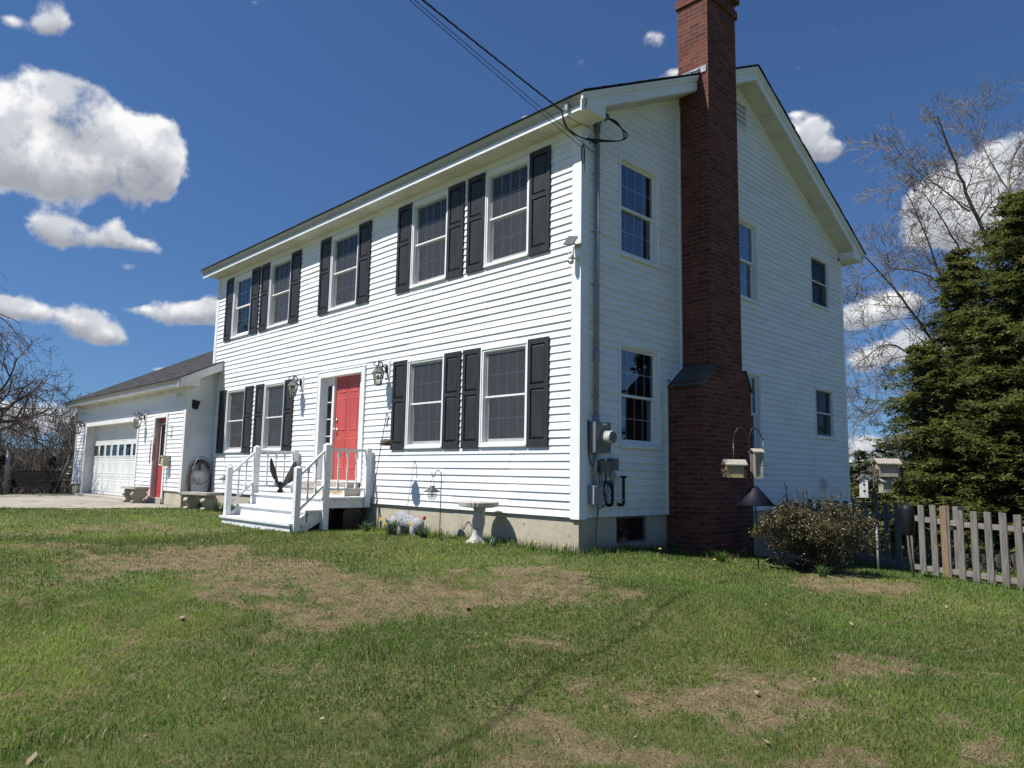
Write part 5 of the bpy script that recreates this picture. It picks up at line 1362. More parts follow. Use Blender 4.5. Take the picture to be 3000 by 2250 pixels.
# ================================================================== BIRDBATH
t_ = thing('birdbath', 'grey stone birdbath with log-shaped rim on a trunk pedestal', 'birdbath', (-1.50, -.36, -.46))
d = B(); pr = []
for i in range(22):
    z_ = i / 21 * .54; r_ = .125 - .05 * min(1, z_ / .16) + .008 * math.sin(z_ * 23) + .012 * max(0, (z_ - .45) / .09)
    pr.append((r_, z_))
N_ = 28; base_ = len(d.v)
for (r_, z_) in pr:
    for k in range(N_):
        a = 2 * math.pi * k / N_; rr = r_ * (1 + .10 * math.sin(a * 5 + z_ * 3) + .05 * math.sin(a * 11 + z_ * 9) + .03 * random.uniform(-1, 1))
        d.v.append((rr * math.cos(a) + .03 * math.sin(z_ * 3) + .04 * z_, rr * math.sin(a), z_))
for i in range(len(pr) - 1):
    for k in range(N_):
        a = base_ + i * N_ + k; b_ = base_ + i * N_ + (k + 1) % N_; d.f.append((a, b_, b_ + N_, a + N_)); d.sm.append(True)
for k in range(5):
    a = k * 1.25 + .3; d.ball((.10 * math.cos(a), .10 * math.sin(a), .045), .055, 7, (1.1, 1, 1))
d.build('pedestal', 'bath', t_)
d = B(); N_ = 60; prb = [(.06, .525), (.20, .535), (.262, .55), (.272, .60), (.265, .612), (.235, .612), (.17, .59), (.001, .58)]
base_ = 0
for j, (r_, z_) in enumerate(prb):
    for k in range(N_):
        a = 2 * math.pi * k / N_; jt = (1 + .02 * (k % 2) * (2 <= j <= 3) + random.uniform(-.006, .006)) if r_ > .2 else 1
        d.v.append((r_ * jt * math.cos(a) + .02, r_ * jt * math.sin(a), z_ + random.uniform(-.002, .002)))
for i in range(len(prb) - 1):
    for k in range(N_):
        a = i * N_ + k; b_ = i * N_ + (k + 1) % N_; d.f.append((a, b_, b_ + N_, a + N_)); d.sm.append(False)
d.build('bowl', 'bath', t_)
# ================================================================== BISON STATUE (one remeshed body)
def blob(name, parts, m, loc, rz=0, vox=.009, label=None, cat=None, disp=0):
    d = B()
    for c, r, sc, *rot in parts:
        mm = Matrix.Diagonal(sc).to_3x3()
        if rot: mm = Matrix.Rotation(R_(rot[0]), 3, 'Y') @ mm
        pr = [(max(1e-4, math.sin(math.pi * i / 12)) * r, -math.cos(math.pi * i / 12) * r) for i in range(13)]
        d.lathe(pr, c, 16, mtx=mm)
    o = d.build(name, m, None, loc); o.rotation_euler = (0, 0, rz)
    md = o.modifiers.new('fuse', 'REMESH'); md.mode = 'VOXEL'; md.voxel_size = vox; md.use_smooth_shade = True
    sm_ = o.modifiers.new('smooth', 'SMOOTH'); sm_.iterations = 5; sm_.factor = .5
    if disp:
        tx_ = bpy.data.textures.new(name + ' grain', 'CLOUDS'); tx_.noise_scale = .018
        dm2 = o.modifiers.new('grain', 'DISPLACE'); dm2.texture = tx_; dm2.strength = disp; dm2.mid_level = .5
    if label: tag(o, label, cat)
    return o
bz = -.43
bs = [((-.04, 0, .19), .1, (1.25, .85, 1.35)), ((-.08, 0, .26), .08, (1.1, .8, 1.0)), ((.10, 0, .185), .1, (1.5, .78, .95), 14), ((.215, 0, .16), .085, (1.15, .85, 1.15), 10),
      ((-.19, 0, .165), .085, (1.05, .75, 1.1), -25), ((-.255, 0, .12), .06, (.9, .75, 1.3), 10), ((-.27, 0, .06), .042, (.8, .7, 1.2)),
      ((-.15, 0, .08), .05, (1, .8, 1.3)), ((-.02, .05, .07), .035, (.8, .8, 2.3)), ((-.03, -.05, .07), .035, (.8, .8, 2.3)), ((.21, .05, .08), .042, (.9, .8, 1.9), -12), ((.20, -.055, .08), .042, (.9, .8, 1.9), -12),
      ((.235, .05, .02), .028, (1.2, .9, 1)), ((.225, -.055, .02), .028, (1.2, .9, 1)), ((-.24, .075, .19), .018, (.7, 1.7, 1)), ((-.24, -.075, .19), .018, (.7, 1.7, 1)), ((-.24, -.10, .215), .012, (.7, .8, 1.8)), ((-.24, .10, .215), .012, (.7, .8, 1.8)), ((.295, 0, .13), .014, (.7, .8, 3.2), -10)]
bi = blob('bison_statue', bs, 'bison', (-3.17, -.33, bz), R_(3), .008, 'pale grey stone bison statue grazing among the daffodils', 'statue', .010)
bi.scale = (1.3, 1.3, 1.12)
# ================================================================== EAGLE STATUE
t_ = thing('eagle_statue', 'dark bronze eagle statue with raised wings on the porch landing', 'statue', (-7.05, -.42, DZ))
t_.scale = (1.0, 1.0, 1.08)
b_ = blob('body', [((0, 0, .13), .06, (1.5, .9, 1.0), 25), ((-.10, 0, .15), .035, (1.2, .8, 1)), ((-.15, 0, .125), .018, (1.6, .6, .9), 30), ((0, 0, .03), .05, (1.6, 1.2, .6)), ((.0, 0, .07), .03, (.8, 1.1, 1.5)), ((.13, 0, .165), .045, (2.2, .9, .3), -12), ((.2, 0, .18), .04, (2, 1, .2), -12)], 'eagle', (0, 0, 0), 0, .007); b_.parent = t_
for side, dirx, dy_ in ((0, -.05, -.10), (1, .16, .12)):
    d = B()
    for k in range(13):
        f = k / 12
        b0 = Vector((-.05 + .05 * f + (.05 if side else 0), dy_ * .35, .13))
        L_ = .20 + .26 * math.sin(math.pi * (.12 + .80 * f)) if side else .26 + .22 * math.sin(math.pi * (.1 + .7 * f))
        an = R_(88 - 44 * f) if side else R_(118 - 30 * f)
        tip = b0 + Vector((math.cos(an) * L_ * (1.0 if side else .8), dy_ * (1.2 + .4 * f), math.sin(an) * L_))
        mid = b0.lerp(tip, .55); wv = Vector((math.sin(an), 0, -math.cos(an))) * .026
        th = Vector((0, .006, 0))
        for s in (1, -1):
            d.poly([b0 - wv * .5 + th * s, mid - wv * 1.2 + th * s, tip + th * s * .4, mid + wv * 1.2 + th * s, b0 + wv * .5 + th * s])
        for p_, q_ in ((b0 - wv * .5, mid - wv * 1.2), (mid - wv * 1.2, tip), (tip, mid + wv * 1.2), (mid + wv * 1.2, b0 + wv * .5)):
            d.poly([p_ + th, q_ + th, q_ - th, p_ - th])
    d.build('wing', 'eagle', t_)
# rough black ornament left of the steps
bb = blob('garden_ornament', [((0, 0, .2), .16, (1.5, .8, 1.1)), ((.18, 0, .30), .10, (1.1, .8, 1)), ((-.18, 0, .22), .12, (1, .8, 1.1)), ((-.1, 0, .05), .10, (1, 1, 1)), ((.15, 0, .05), .10, (1, 1, 1)), ((.25, .03, .38), .03, (1, 1, 1.4)), ((.02, 0, .37), .05, (1.5, .8, .8))], 'black', (-7.62, -.62, -.43), 0, .014, 'rough black shaggy ornament crouching left of the porch steps', 'ornament', .05)
# ================================================================== FLOWERS
def strap_leaves(d, n, hgt, spread, w, bend=.7):
    for i in range(n):
        a = random.uniform(0, 6.283); L_ = hgt * random.uniform(.6, 1.15); s = spread * random.uniform(.3, 1.2)
        ux, uy = math.cos(a), math.sin(a); px, py = -uy * w / 2, ux * w / 2
        x0, y0 = random.uniform(-.04, .04), random.uniform(-.04, .04); pts = []
        for k in range(5):
            f = k / 4; ww = (1 - f ** 2.2) * (.6 + .8 * f if f < .5 else 1)
            c = Vector((x0 + ux * s * f ** 1.6, y0 + uy * s * f ** 1.6, L_ * (f - .42 * bend * f ** 3)))
            pts.append((c + Vector((px, py, 0)) * ww, c - Vector((px, py, 0)) * ww))
        b0 = len(d.v)
        for p, q_ in pts: d.v += [tuple(p), tuple(q_)]
        for k in range(4): d.f.append((b0 + 2 * k, b0 + 2 * k + 1, b0 + 2 * k + 3, b0 + 2 * k + 2)); d.sm.append(True)
def daffodil(loc, label, n, flowers):
    t_ = thing('daffodil_plant', label, 'flowers', loc, 0, 'spring flowers along the foundation')
    d = B(); strap_leaves(d, int(n * 1.5), .36, .21, .018); d.build('leaves', 'bluegreen', t_)
    for fx, fy, fz in flowers:
        d = B(); d.tube(smooth_path([(fx * .3, fy * .3, 0), (fx * .8, fy * .8, fz * .7), (fx, fy, fz)], 3), .004, 5); d.build('stem', 'blade', t_)
        d = B()
        for k in range(6):
            a = k * 1.047; u_ = Vector((math.cos(a), -.25, math.sin(a))); v_ = Vector((-math.sin(a), 0, math.cos(a)))
            c = Vector((fx, fy, fz)); d.poly([c, c + u_ * .022 - v_ * .013, c + u_ * .036, c + u_ * .022 + v_ * .013])
        d.lathe([(.009, 0), (.012, .018), (.016, .024)], (fx, fy, fz), 8, mtx=Matrix.Rotation(R_(100), 3, 'X')); d.build('flower', 'yellow', t_)
def tulip(loc, label, fl, n=16):
    t_ = thing('tulip_plant', label, 'flowers', loc, 0, 'spring flowers along the foundation')
    d = B(); strap_leaves(d, int(n * 1.4), .25, .16, .034, .5); d.build('leaves', 'bluegreen', t_)
    if fl:
        d = B(); d.tube([(0, 0, 0), (.01, 0, fl)], .004, 5); d.build('stem', 'blade', t_)
        d = B(); d.lathe([(.006, 0), (.022, .012), (.027, .03), (.024, .048), (.014, .058)], (.01, 0, fl), 9, jit=.08); d.build('flower', 'redpetal', t_)
daffodil((-3.10, -.62, -.44), 'daffodil clump with yellow blooms in front of the stone bison', 70, [(-.22, -.05, .26), (-.11, -.06, .20), (.33, .1, .22)])
tulip((-2.52, -.48, -.42), 'broad-leaved tulip clump with one red bloom beside the bison', .27, 26)
tulip((-3.88, -.55, -.44), 'low clump of broad leaves right of the porch landing', 0, 16)
tulip((-1.0, -.55, -.44), 'small clump of broad leaves right of the birdbath foot', 0, 7)
tulip((-1.98, -.55, -.44), 'single pair of pale floppy leaves left of the birdbath foot', 0, 3)
daffodil((-9.35, -.45, -.42), 'daffodil clump with one yellow bloom left of the steps', 60, [(.12, -.05, .22)])
daffodil((-8.7, -.55, -.43), 'bloomless clump of daffodil leaves against the left side of the steps', 50, [])
daffodil((-9.95, -.4, -.42), 'bloomless clump of daffodil leaves beside the right end of the stone bench', 45, [])
for i, (x_, y_, lab) in enumerate(((-.62, -.12, 'yellow dandelion close to the foundation, a hand left of the corner one'), (-.10, -.16, 'yellow dandelion right at the house corner'), (-2.0 + .9, -.75, 'yellow dandelion in the grass between birdbath and house corner'), (.62, .85, 'yellow dandelion in front of the basement window'), (1.15, 1.25, 'yellow dandelion in the grass before the brick chimney'))):
    t_ = thing('dandelion', lab, 'flower', (x_, y_, h1(x_, y_)), 0, 'dandelions near the house corner')
    d = B(); strap_leaves(d, 7, .06, .07, .014, .9); d.build('leaves', 'blade', t_)
    d = B(); d.tube([(0, 0, 0), (0, 0, .085)], .003, 4); d.build('stem', 'blade', t_)
    d = B(); d.lathe([(.006, .08), (.018, .088), (.02, .096), (.001, .102)], (0, 0, 0), 10, jit=.1); d.build('flower', 'yellow', t_)
# ================================================================== BIRD FEEDERS right of the chimney
def housefeeder(loc, rz, label, w=.24, h=.20, dp=.20, suetm='suet', body='feederwood', cage=True):
    t_ = thing('house_feeder', label, 'bird feeder', loc, rz, 'wooden house-shaped bird feeders')
    d = B(); d.box(-w / 2, w / 2, -dp / 2, dp / 2, 0, .012)
    for s in (-1, 1): d.box(-w / 2 + .01, w / 2 - .01, s * dp / 2 - .008, s * dp / 2 + .008, 0, .045)
    d.build('tray', body, t_)
    for s in (-1, 1):
        d = B(); d.prism([(-dp * .36, .0), (dp * .36, .0), (dp * .40, h * .72), (0, h * .98), (-dp * .40, h * .72)], 'x', s * w / 2 - .009, s * w / 2 + .009); d.build('end_wall', body, t_)
        d = B(); d.poly([(-w / 2 + .012, s * dp * .30, .02), (w / 2 - .012, s * dp * .30, .02), (w / 2 - .012, s * dp * .37, h * .72), (-w / 2 + .012, s * dp * .37, h * .72)]); d.build('window', 'acrylic', t_)
    for s in (-1, 1):
        d = B(); ov = .045
        for k in range(3):
            f0, f1 = k / 3, (k + 1) / 3 - .02
            p0 = (s * (dp * .62) * f0, h * 1.02 - h * .36 * f0 + .008 * k); p1 = (s * (dp * .62) * f1, h * 1.02 - h * .36 * f1 - .004 + .008 * k)
            d.prism([p0, p1, (p1[0], p1[1] + .012), (p0[0], p0[1] + .012)], 'x', -w / 2 - ov, w / 2 + ov)
        d.build('roof', 'shake', t_)
    if cage:
        for s in (-1, 1):
            d = B(); x0 = s * (w / 2 + .012)
            for i in range(6):
                z_ = .005 + i * .022; d.tube([(x0, -.06, z_), (x0 + s * .05, -.06, z_), (x0 + s * .05, .06, z_), (x0, .06, z_)], .0022, 4)
            for yy_ in (-.06, -.03, 0, .03, .06): d.tube([(x0 + s * .05, yy_, .0), (x0 + s * .05, yy_, .12)], .0022, 4)
            d.build('suet_cage', 'iron', t_)
            if suetm:
                d = B(); d.box(min(x0, x0 + s * .035), max(x0, x0 + s * .035), -.05, .05, .008, .10); d.build('suet_cake', suetm, t_, bevel=.008)
    return t_
VR = math.atan2(CR[0][1], CR[0][0])      # feeders hang square to the lawn side
pa = Vector((1.488, 1.715, -.60))
t_ = thing('feeder_pole', 'double-hooked black feeder pole standing before the chimney', 'pole', tuple(pa), VR, 'bird feeder poles')
d = B(); d.tube([(0, 0, -.1), (0, 0, .45), (-.035, 0, 1.0), (-.075, 0, 1.45)], .008, 8)
d.tube(smooth_path([(-.075, 0, 1.42), (-.10, 0, 1.62), (-.15, 0, 1.745), (-.215, 0, 1.765), (-.265, 0, 1.70), (-.285, 0, 1.60)], 5), .0068, 8)
d.tube(smooth_path([(-.075, 0, 1.42), (-.085, 0, 1.60), (-.05, 0, 1.745), (.01, 0, 1.765), (.06, 0, 1.70), (.095, 0, 1.63)], 5), .0068, 8)
d.ball((-.285, 0, 1.6), .014, 6); d.ball((.095, 0, 1.63), .014, 6); d.build('double_hook', 'iron', t_)
for x_, z_ in ((-.285, 1.59), (.095, 1.62)):
    d = B(); d.tube([(x_, 0, z_), (x_, 0, z_ - .25)], .0025, 4); d.ball((x_, 0, z_ - .07), .009, 5); d.build('hanging_wire', 'gunmetal', t_)
d = B(); d.lathe([(.235, .79), (.238, .795), (.05, 1.01), (.03, 1.03), (.012, 1.03)], (-.02, 0, 0), 28); d.build('baffle', 'baffle', t_)
housefeeder((pa.x + math.cos(VR) * -.275, pa.y + math.sin(VR) * -.275, .535), VR + R_(-4), 'yellowish house-shaped feeder with suet cages before the brick chimney', .19, .215, .165)
t_ = thing('tower_feeder', 'tall narrow wooden feeder hanging right of the house-shaped one', 'bird feeder', (pa.x + math.cos(VR) * .01, pa.y + math.sin(VR) * .01, .525), VR + R_(8))
d = B(); w = .048
for sx in (-1, 1):
    for sy in (-1, 1): d.box(sx * w - .01, sx * w + .01, sy * w - .01, sy * w + .01, 0, .34)
d.box(-w - .012, w + .012, -w - .012, w + .012, 0, .03); d.build('frame', 'shake', t_)
d = B(); d.box(-w + .005, w - .005, -w + .005, w - .005, .03, .335); d.build('seed_panel', 'acrylic', t_)
d = B(); d.prism([(-.075, .33), (0, .37), (.075, .33), (.075, .345), (0, .385), (-.075, .345)], 'x', -.075, .075); d.build('roof', 'shake', t_)
d = B()
for z_ in (.05, .17): d.tube([(w, .0, z_), (w + .10, 0, z_)], .003, 4)
d.build('perch', 'iron', t_)
# pole B with birdhouse, near the fence
pb = Vector((2.02, 4.22, -.75)); PS = .915
t_ = thing('bracket_pole', 'straight black pole with finial and curled side bracket before the fence', 'pole', tuple(pb), VR, 'bird feeder poles'); t_.scale = (PS, PS, PS)
d = B(); d.tube([(0.03, 0, -.1), (.0, 0, .9), (-.0, 0, 1.80)], [.014, .014, .013], 8); d.lathe([(.013, 1.79), (.022, 1.80), (.022, 1.815), (.012, 1.825), (.020, 1.845), (.014, 1.87), (.001, 1.88)], (0, 0, 0), 10); d.build('post', 'iron', t_)
d = B(); d.tube([(.02, 0, -.1), (.012, 0, .68)], .018, 8); d.build('sleeve', 'gunmetal', t_)
d = B(); d.tube(smooth_path([(0, 0, 1.62), (-.06, 0, 1.665), (-.12, 0, 1.685), (-.175, 0, 1.65), (-.195, 0, 1.60), (-.185, 0, 1.57)], 5), .007, 6); d.tube(smooth_path([(0, 0, 1.60), (-.05, 0, 1.64), (-.11, 0, 1.61), (-.13, 0, 1.64), (-.11, 0, 1.68)], 5), .006, 6); d.build('bracket', 'iron', t_)
t_ = thing('birdhouse', 'narrow white birdhouse with two round holes hanging from the bracket', 'birdhouse', (pb.x + math.cos(VR) * -.150, pb.y + math.sin(VR) * -.150, .285), VR - R_(16)); t_.scale = (PS, PS, PS)
d = B(); d.prism([(-.055, 0), (.055, 0), (.055, .295), (0, .34), (-.055, .295)], 'y', -.05, .05); d.build('body', 'whiteplastic', t_)
d = B(); d.prism([(-.085, .275), (0, .345), (.085, .275), (.085, .287), (0, .36), (-.085, .287)], 'y', -.075, .075); d.build('roof', 'oldwood', t_)
RXm = Matrix.Rotation(R_(90), 3, 'X')
for z_ in (.205, .105):
    d = B(); d.lathe([(.018, 0), (.018, .003)], (0, -.050, z_), 16, mtx=RXm); d.build('entrance_hole', 'black', t_)
    d = B(); d.tube([(.0, -.05, z_ - .03), (.008, -.09, z_ - .052)], .003, 5); d.build('perch', 'black', t_)
d = B()
for z_, w_ in ((.262, .033), (.247, .022), (.236, .018)): d.box(-w_, w_, -.0525, -.0505, z_, z_ + .006)
d.build('lettering', 'conduit', t_)
d = B(); d.box(-.095, .095, -.02, .02, -.004, .012); d.build('perch_rail', 'plank', t_)
d = B(); d.tube([(0, 0, .35), (-.01, 0, .49)], .0025, 4); d.build('hanging_wire', 'iron', t_)
# pole C
pc = Vector((2.744, 3.504, -.72))
t_ = thing('feeder_pole', 'leaning black hooked pole with long cylinder baffle by the fence', 'pole', tuple(pc), VR, 'bird feeder poles')
lean = lambda z: -.02 - .115 * (z / 1.6)
d = B(); d.tube([(lean(z) + .0, 0, z) for z in (-.1, .3, .8, 1.3, 1.55)], .010, 8)
d.tube(smooth_path([(lean(1.55), 0, 1.55), (-.155, 0, 1.72), (-.19, 0, 1.86), (-.235, 0, 1.89), (-.275, 0, 1.84), (-.28, 0, 1.79)], 5), .009, 8); d.build('hook', 'iron', t_)
d = B(); d.lathe([(.078, .55), (.085, .56), (.085, .88), (.075, .92), (.03, .955), (.012, .96)], (lean(.75), 0, 0), 22); d.build('baffle', 'plastic', t_)
d = B(); d.ball((-.275, 0, 1.72), .025, 8, (.8, .8, 2)); d.build('hanger', 'iron', t_)
x_ = -.315
housefeeder((pc.x + math.cos(VR) * (x_ + .0), pc.y + math.sin(VR) * x_, .585), VR + R_(-4), 'large cedar house feeder with suet cakes near the picket fence', .225, .225, .17, 'suet', 'shake')
housefeeder((pc.x + math.cos(VR) * (x_ - .03), pc.y + math.sin(VR) * (x_ - .03) , .375), VR + R_(14), 'small wooden feeder hanging beneath the large cedar one', .115, .185, .11, None, 'shake', False)
# ================================================================== FENCES
def picket_fence(A, Bp, label, tops, gap, pw, name_m='oldwood', nside=1, base_off=.02, rails=(.13, -1), group=None):
    A = Vector(A); Bp = Vector(Bp); dr = (Bp - A); Ln = dr.length; dr.normalize(); ang = math.atan2(dr.y, dr.x)
    t_ = thing('picket_fence', label, 'fence', (A.x, A.y, h1(A.x, A.y)), ang)
    zb = h1(A.x, A.y); n_ = int(Ln / gap)
    gz = lambda s: h1(A.x + dr.x * s, A.y + dr.y * s) - zb
    for i in range(n_ + 1):
        s = i * gap + random.uniform(-.006, .006); top = tops(s) - zb + random.uniform(-.006, .006)
        d = B(); k = random.uniform(-.012, .012); tl_ = random.uniform(-.006, .006)
        b0 = gz(s) + base_off
        d.prism([(s - pw / 2, b0), (s + pw / 2, b0), (s + pw / 2 + k, top), (s - pw / 2 + k, top + tl_)], 'y', -.012 - .018, -.018 + .006)
        d.build('picket', name_m, t_)
    for off, is_top in ((rails[0], 1), (rails[1], 0)):
        d = B(); m_ = 8
        for i in range(m_):
            s0, s1 = Ln * i / m_, Ln * (i + 1) / m_
            if is_top: z0, z1 = tops(s0) - zb - off, tops(s1) - zb - off
            else: z0, z1 = gz(s0) + .15, gz(s1) + .15
            d.prism([(s0, z0 - .075), (s1, z1 - .075), (s1, z1), (s0, z0)], 'y', -.010, .028)
        d.build('rail', 'railwood', t_)
    return t_, gz, zb, ang, dr
FA, FB = Vector((.06, 6.56, 0)), Vector((7.6, 2.90, 0))
tp = lambda s: .175 if s < 3.03 else .125 - .006 * (s - 3.03)
t_, gz, zb, ang, dr = picket_fence(FA, FB, 'weathered grey picket fence running from the house to the right edge', tp, .222, .105, rails=(.165, -1))
for s in (3.0, 5.6):
    d = B(); d.box(s - .045, s + .045, .03, .12, gz(s) - .1, tp(2.9) - zb + .0); d.build('post', 'oldwood', t_)
d = B(); s = 2.86; d.prism([(s - .055, gz(s) + .01), (s + .055, gz(s) + .01), (s + .045, .175 - zb), (s - .06, .175 - zb)], 'y', -.046, -.032); d.build('picket', 'newwood', t_, label='newer brown board in the grey fence')
F2A, F2B = at(2440, 1632, 17.0), at(3080, 1640, 18.0)
g2 = lambda p: h1(p.x, p.y)
picket_fence((F2A.x, F2A.y, 0), (F2B.x, F2B.y, 0), 'second grey picket fence lower down the slope behind the first', lambda s: F2A.z + .07, .22, .11, rails=(.10, -1))
p = at(2745, 1640, 17.2)
t_ = thing('brown_post', 'short brown wooden post with cross piece at the far fence', 'post', (p.x, p.y, h1(p.x, p.y)), VR)
hz_ = p.z + .15 - h1(p.x, p.y)
d = B(); d.box(-.05, .05, -.04, .04, 0, hz_); d.build('upright', 'newwood', t_)
d = B(); d.box(-.14, .16, -.06, -.04, hz_ - .26, hz_ - .12); d.build('cross_piece', 'newwood', t_)
p = at(2706, 1662, 22.0); zg = h1(p.x, p.y)
t_ = thing('garbage_bin', 'green plastic barrel with pale lid beyond the far fence', 'barrel', (p.x, p.y, zg))
d = B(); d.lathe([(.24, 0), (.28, (p.z - zg)), (.29, p.z - zg + .02)], (0, 0, 0), 20); d.build('barrel', 'green', t_)
d = B(); d.lathe([(.30, p.z - zg + .02), (.30, p.z - zg + .07), (.1, p.z - zg + .15), (.001, p.z - zg + .16)], (0, 0, 0), 20); d.build('lid', 'whiteplastic', t_)
# ================================================================== LEFT SIDE THINGS
t_ = thing('wooden_bench', 'dark slatted wooden bench standing beyond the driveway edge', 'bench', (-22.6, -1.35, h1(-22.6, -1.35)), R_(52))
d = B()
for i in range(7): d.box(-.80, .80, .20 + .012 * i, .225 + .012 * i, .20 + i * .085, .275 + i * .085)
d.build('backrest', 'darkwood', t_)
d = B()
for i in range(4): d.box(-.80, .80, -.24 + i * .11, -.14 + i * .11, .19, .215)
d.build('seat', 'darkwood', t_)
for x_ in (-.72, .72):
    d = B(); d.box(x_ - .03, x_ + .03, -.22, -.15, -.05, .42); d.box(x_ - .03, x_ + .03, .17, .24, -.05, .5); d.box(x_ - .04, x_ + .04, -.26, .22, .42, .45); d.build('leg', 'darkwood', t_)
p0 = Vector((-21.9, -2.20, h1(-21.9, -2.2)))
t_ = thing('metal_pole', 'leaning galvanised pole at the left edge beyond the driveway', 'pole', tuple(p0))
d = B(); d.tube([(0, 0, -.1), (.03, -.0, .8), (.07, -.02, 1.62)], .055, 10); d.build('tube', 'gunmetal', t_)
d = B(); d.tube([(.07, -.02, 1.62), (.07, -.02, 1.66)], .07, 10); d.build('cap', 'gunmetal', t_)
t_ = thing('ladder', 'old aluminium ladder leaning against the far end of the garage', 'ladder', (-21.35, -.80, -.42))
Av, Bv = Vector((0, 0, 0)), Vector((.62, .25, 1.24)); sd_ = Vector((.10, -.0, 0)).cross(Vector((0, 0, 1))).normalized() * .0 + Vector((-.16, -.34, 0)) * .55
for s in (-1, 1):
    d = B(); d.tube([Av + sd_ * s, Bv + sd_ * s], .022, 5); d.build('rail', 'aluminium', t_)
for i in range(6):
    f = (i + .5) / 6; c = Av.lerp(Bv, f); d = B(); d.tube([c - sd_, c + sd_], .012, 6); d.build('rung', 'aluminium', t_)
# ================================================================== SHRUB
sx0, sy0 = 1.76, 2.66; sz = h1(sx0, sy0)
t_ = thing('leafy_shrub', 'broad bronze-leaved shrub growing between the chimney and fence', 'shrub', (sx0, sy0, sz))
d = B(); tips = []
for i in range(120):
    a = random.uniform(0, 6.283); f = random.random() ** .6; rr = .72 * f
    hx = Vector((math.cos(a) * rr, math.sin(a) * rr * .8, (.28 + .56 * math.sqrt(max(0, 1 - (f * .96) ** 2))) * random.uniform(.55, 1.05) * .95))
    if i < 14: hx = Vector((math.cos(a) * rr * .6, math.sin(a) * rr * .6, random.uniform(.88, 1.15)))
    b0 = Vector((math.cos(a) * .18 * f, math.sin(a) * .18 * f, -.02)); mid = b0.lerp(hx, .5) + Vector((0, 0, -.08 + .05 * random.random()))
    pth = smooth_path([b0, mid, hx], 4); d.tube(pth, [.010 * (1 - .7 * k / len(pth)) for k in range(len(pth))], 5, False); tips.append((pth, i < 14))
d.build('stems', 'brush', t_)
d = B()
def leafq(d, c, L_, w_, dirv=None):
    u_ = Vector((random.gauss(0, 1), random.gauss(0, 1), random.gauss(.2, .7))) if dirv is None else dirv + Vector((random.gauss(0, .35), random.gauss(0, .35), random.gauss(0, .35)))
    u_.normalize(); v_ = u_.cross(Vector((random.gauss(0, .6), random.gauss(0, .6), 1))).normalized() * w_; u_ = u_ * L_
    n_ = u_.cross(v_).normalized() * w_ * .5
    i = len(d.v); d.v += [tuple(c), tuple(c + u_ * .5 - v_ + n_), tuple(c + u_), tuple(c + u_ * .5 + v_ + n_)]; d.f.append((i, i + 1, i + 2, i + 3)); d.sm.append(False)
for pth, lone in tips:
    for k in range(26 if lone else 14):
        f = random.uniform(.55, 1); leafq(d, pth[int(f * (len(pth) - 1))] + Vector([random.uniform(-.02, .02) for _ in range(3)]), .032, .009)
while len(d.f) < 23000:
    a = random.uniform(0, 6.283); f = random.random() ** .5
    zt = .34 + .52 * math.sqrt(max(0, 1 - (f * .97) ** 2)); ed = .24 * (vnoise(np.array([a * 2.2 + 3]), np.array([f * 3]), 1, 5)[0] - .5)
    zb_ = .12 + .24 * f ** 2; z_ = random.uniform(zb_, zt + ed)
    if random.random() < .35: z_ = zt + ed - abs(random.gauss(0, .06))
    c = Vector((math.cos(a) * f * (.78 + 2.0 * ed), math.sin(a) * f * (.70 + 1.5 * ed), z_))
    if f > .55 and vnoise(np.array([a * 3.1 + z_ * 2]), np.array([z_ * 6]), 1, 9)[0] < .52 * (f - .2) / .8 + random.uniform(-.12, .12): continue
    if fbm(np.array([c.x * 3 + 9]), np.array([c.y * 3 + c.z * 5]), 1, 4, 2)[0] < .42: continue
    for q_ in range(4): leafq(d, c + Vector([random.gauss(0, .025) for _ in range(3)]), random.uniform(.022, .038), random.uniform(.007, .011))
d.build('leaves', 'shrubleaf', t_)
# dead sticks on the ground before the shrub
d = B()
for i in range(12):
    a = random.uniform(-.5, 1.0); L_ = random.uniform(.2, .55); p_ = Vector((random.uniform(-.15, .15), random.uniform(-.1, .1), random.uniform(.02, .12)))
    q_ = p_ + Vector((math.cos(a) * L_, math.sin(a) * L_, random.uniform(-.08, .15)))
    d.tube([p_, p_.lerp(q_, .5) + Vector((0, 0, .03)), q_], [.008, .006, .003], 5)
o = d.build('dead_sticks', 'palebark', None, (1.45, 2.2, h1(1.45, 2.2))); tag(o, 'few dead pale sticks lying between chimney base and shrub', 'sticks')
# grass tufts by the chimney foot
for x_, y_, lab in ((.95, 1.75, 'tall green grass tuft at the foot of the chimney'), (2.15, 2.05, 'lighter green grass tuft in front of the shrub')):
    d = B(); strap_leaves(d, 90, .20, .16, .008, .8); o = d.build('grass_tuft', 'blade', None, (x_, y_, h1(x_, y_))); tag(o, lab, 'grass tuft')
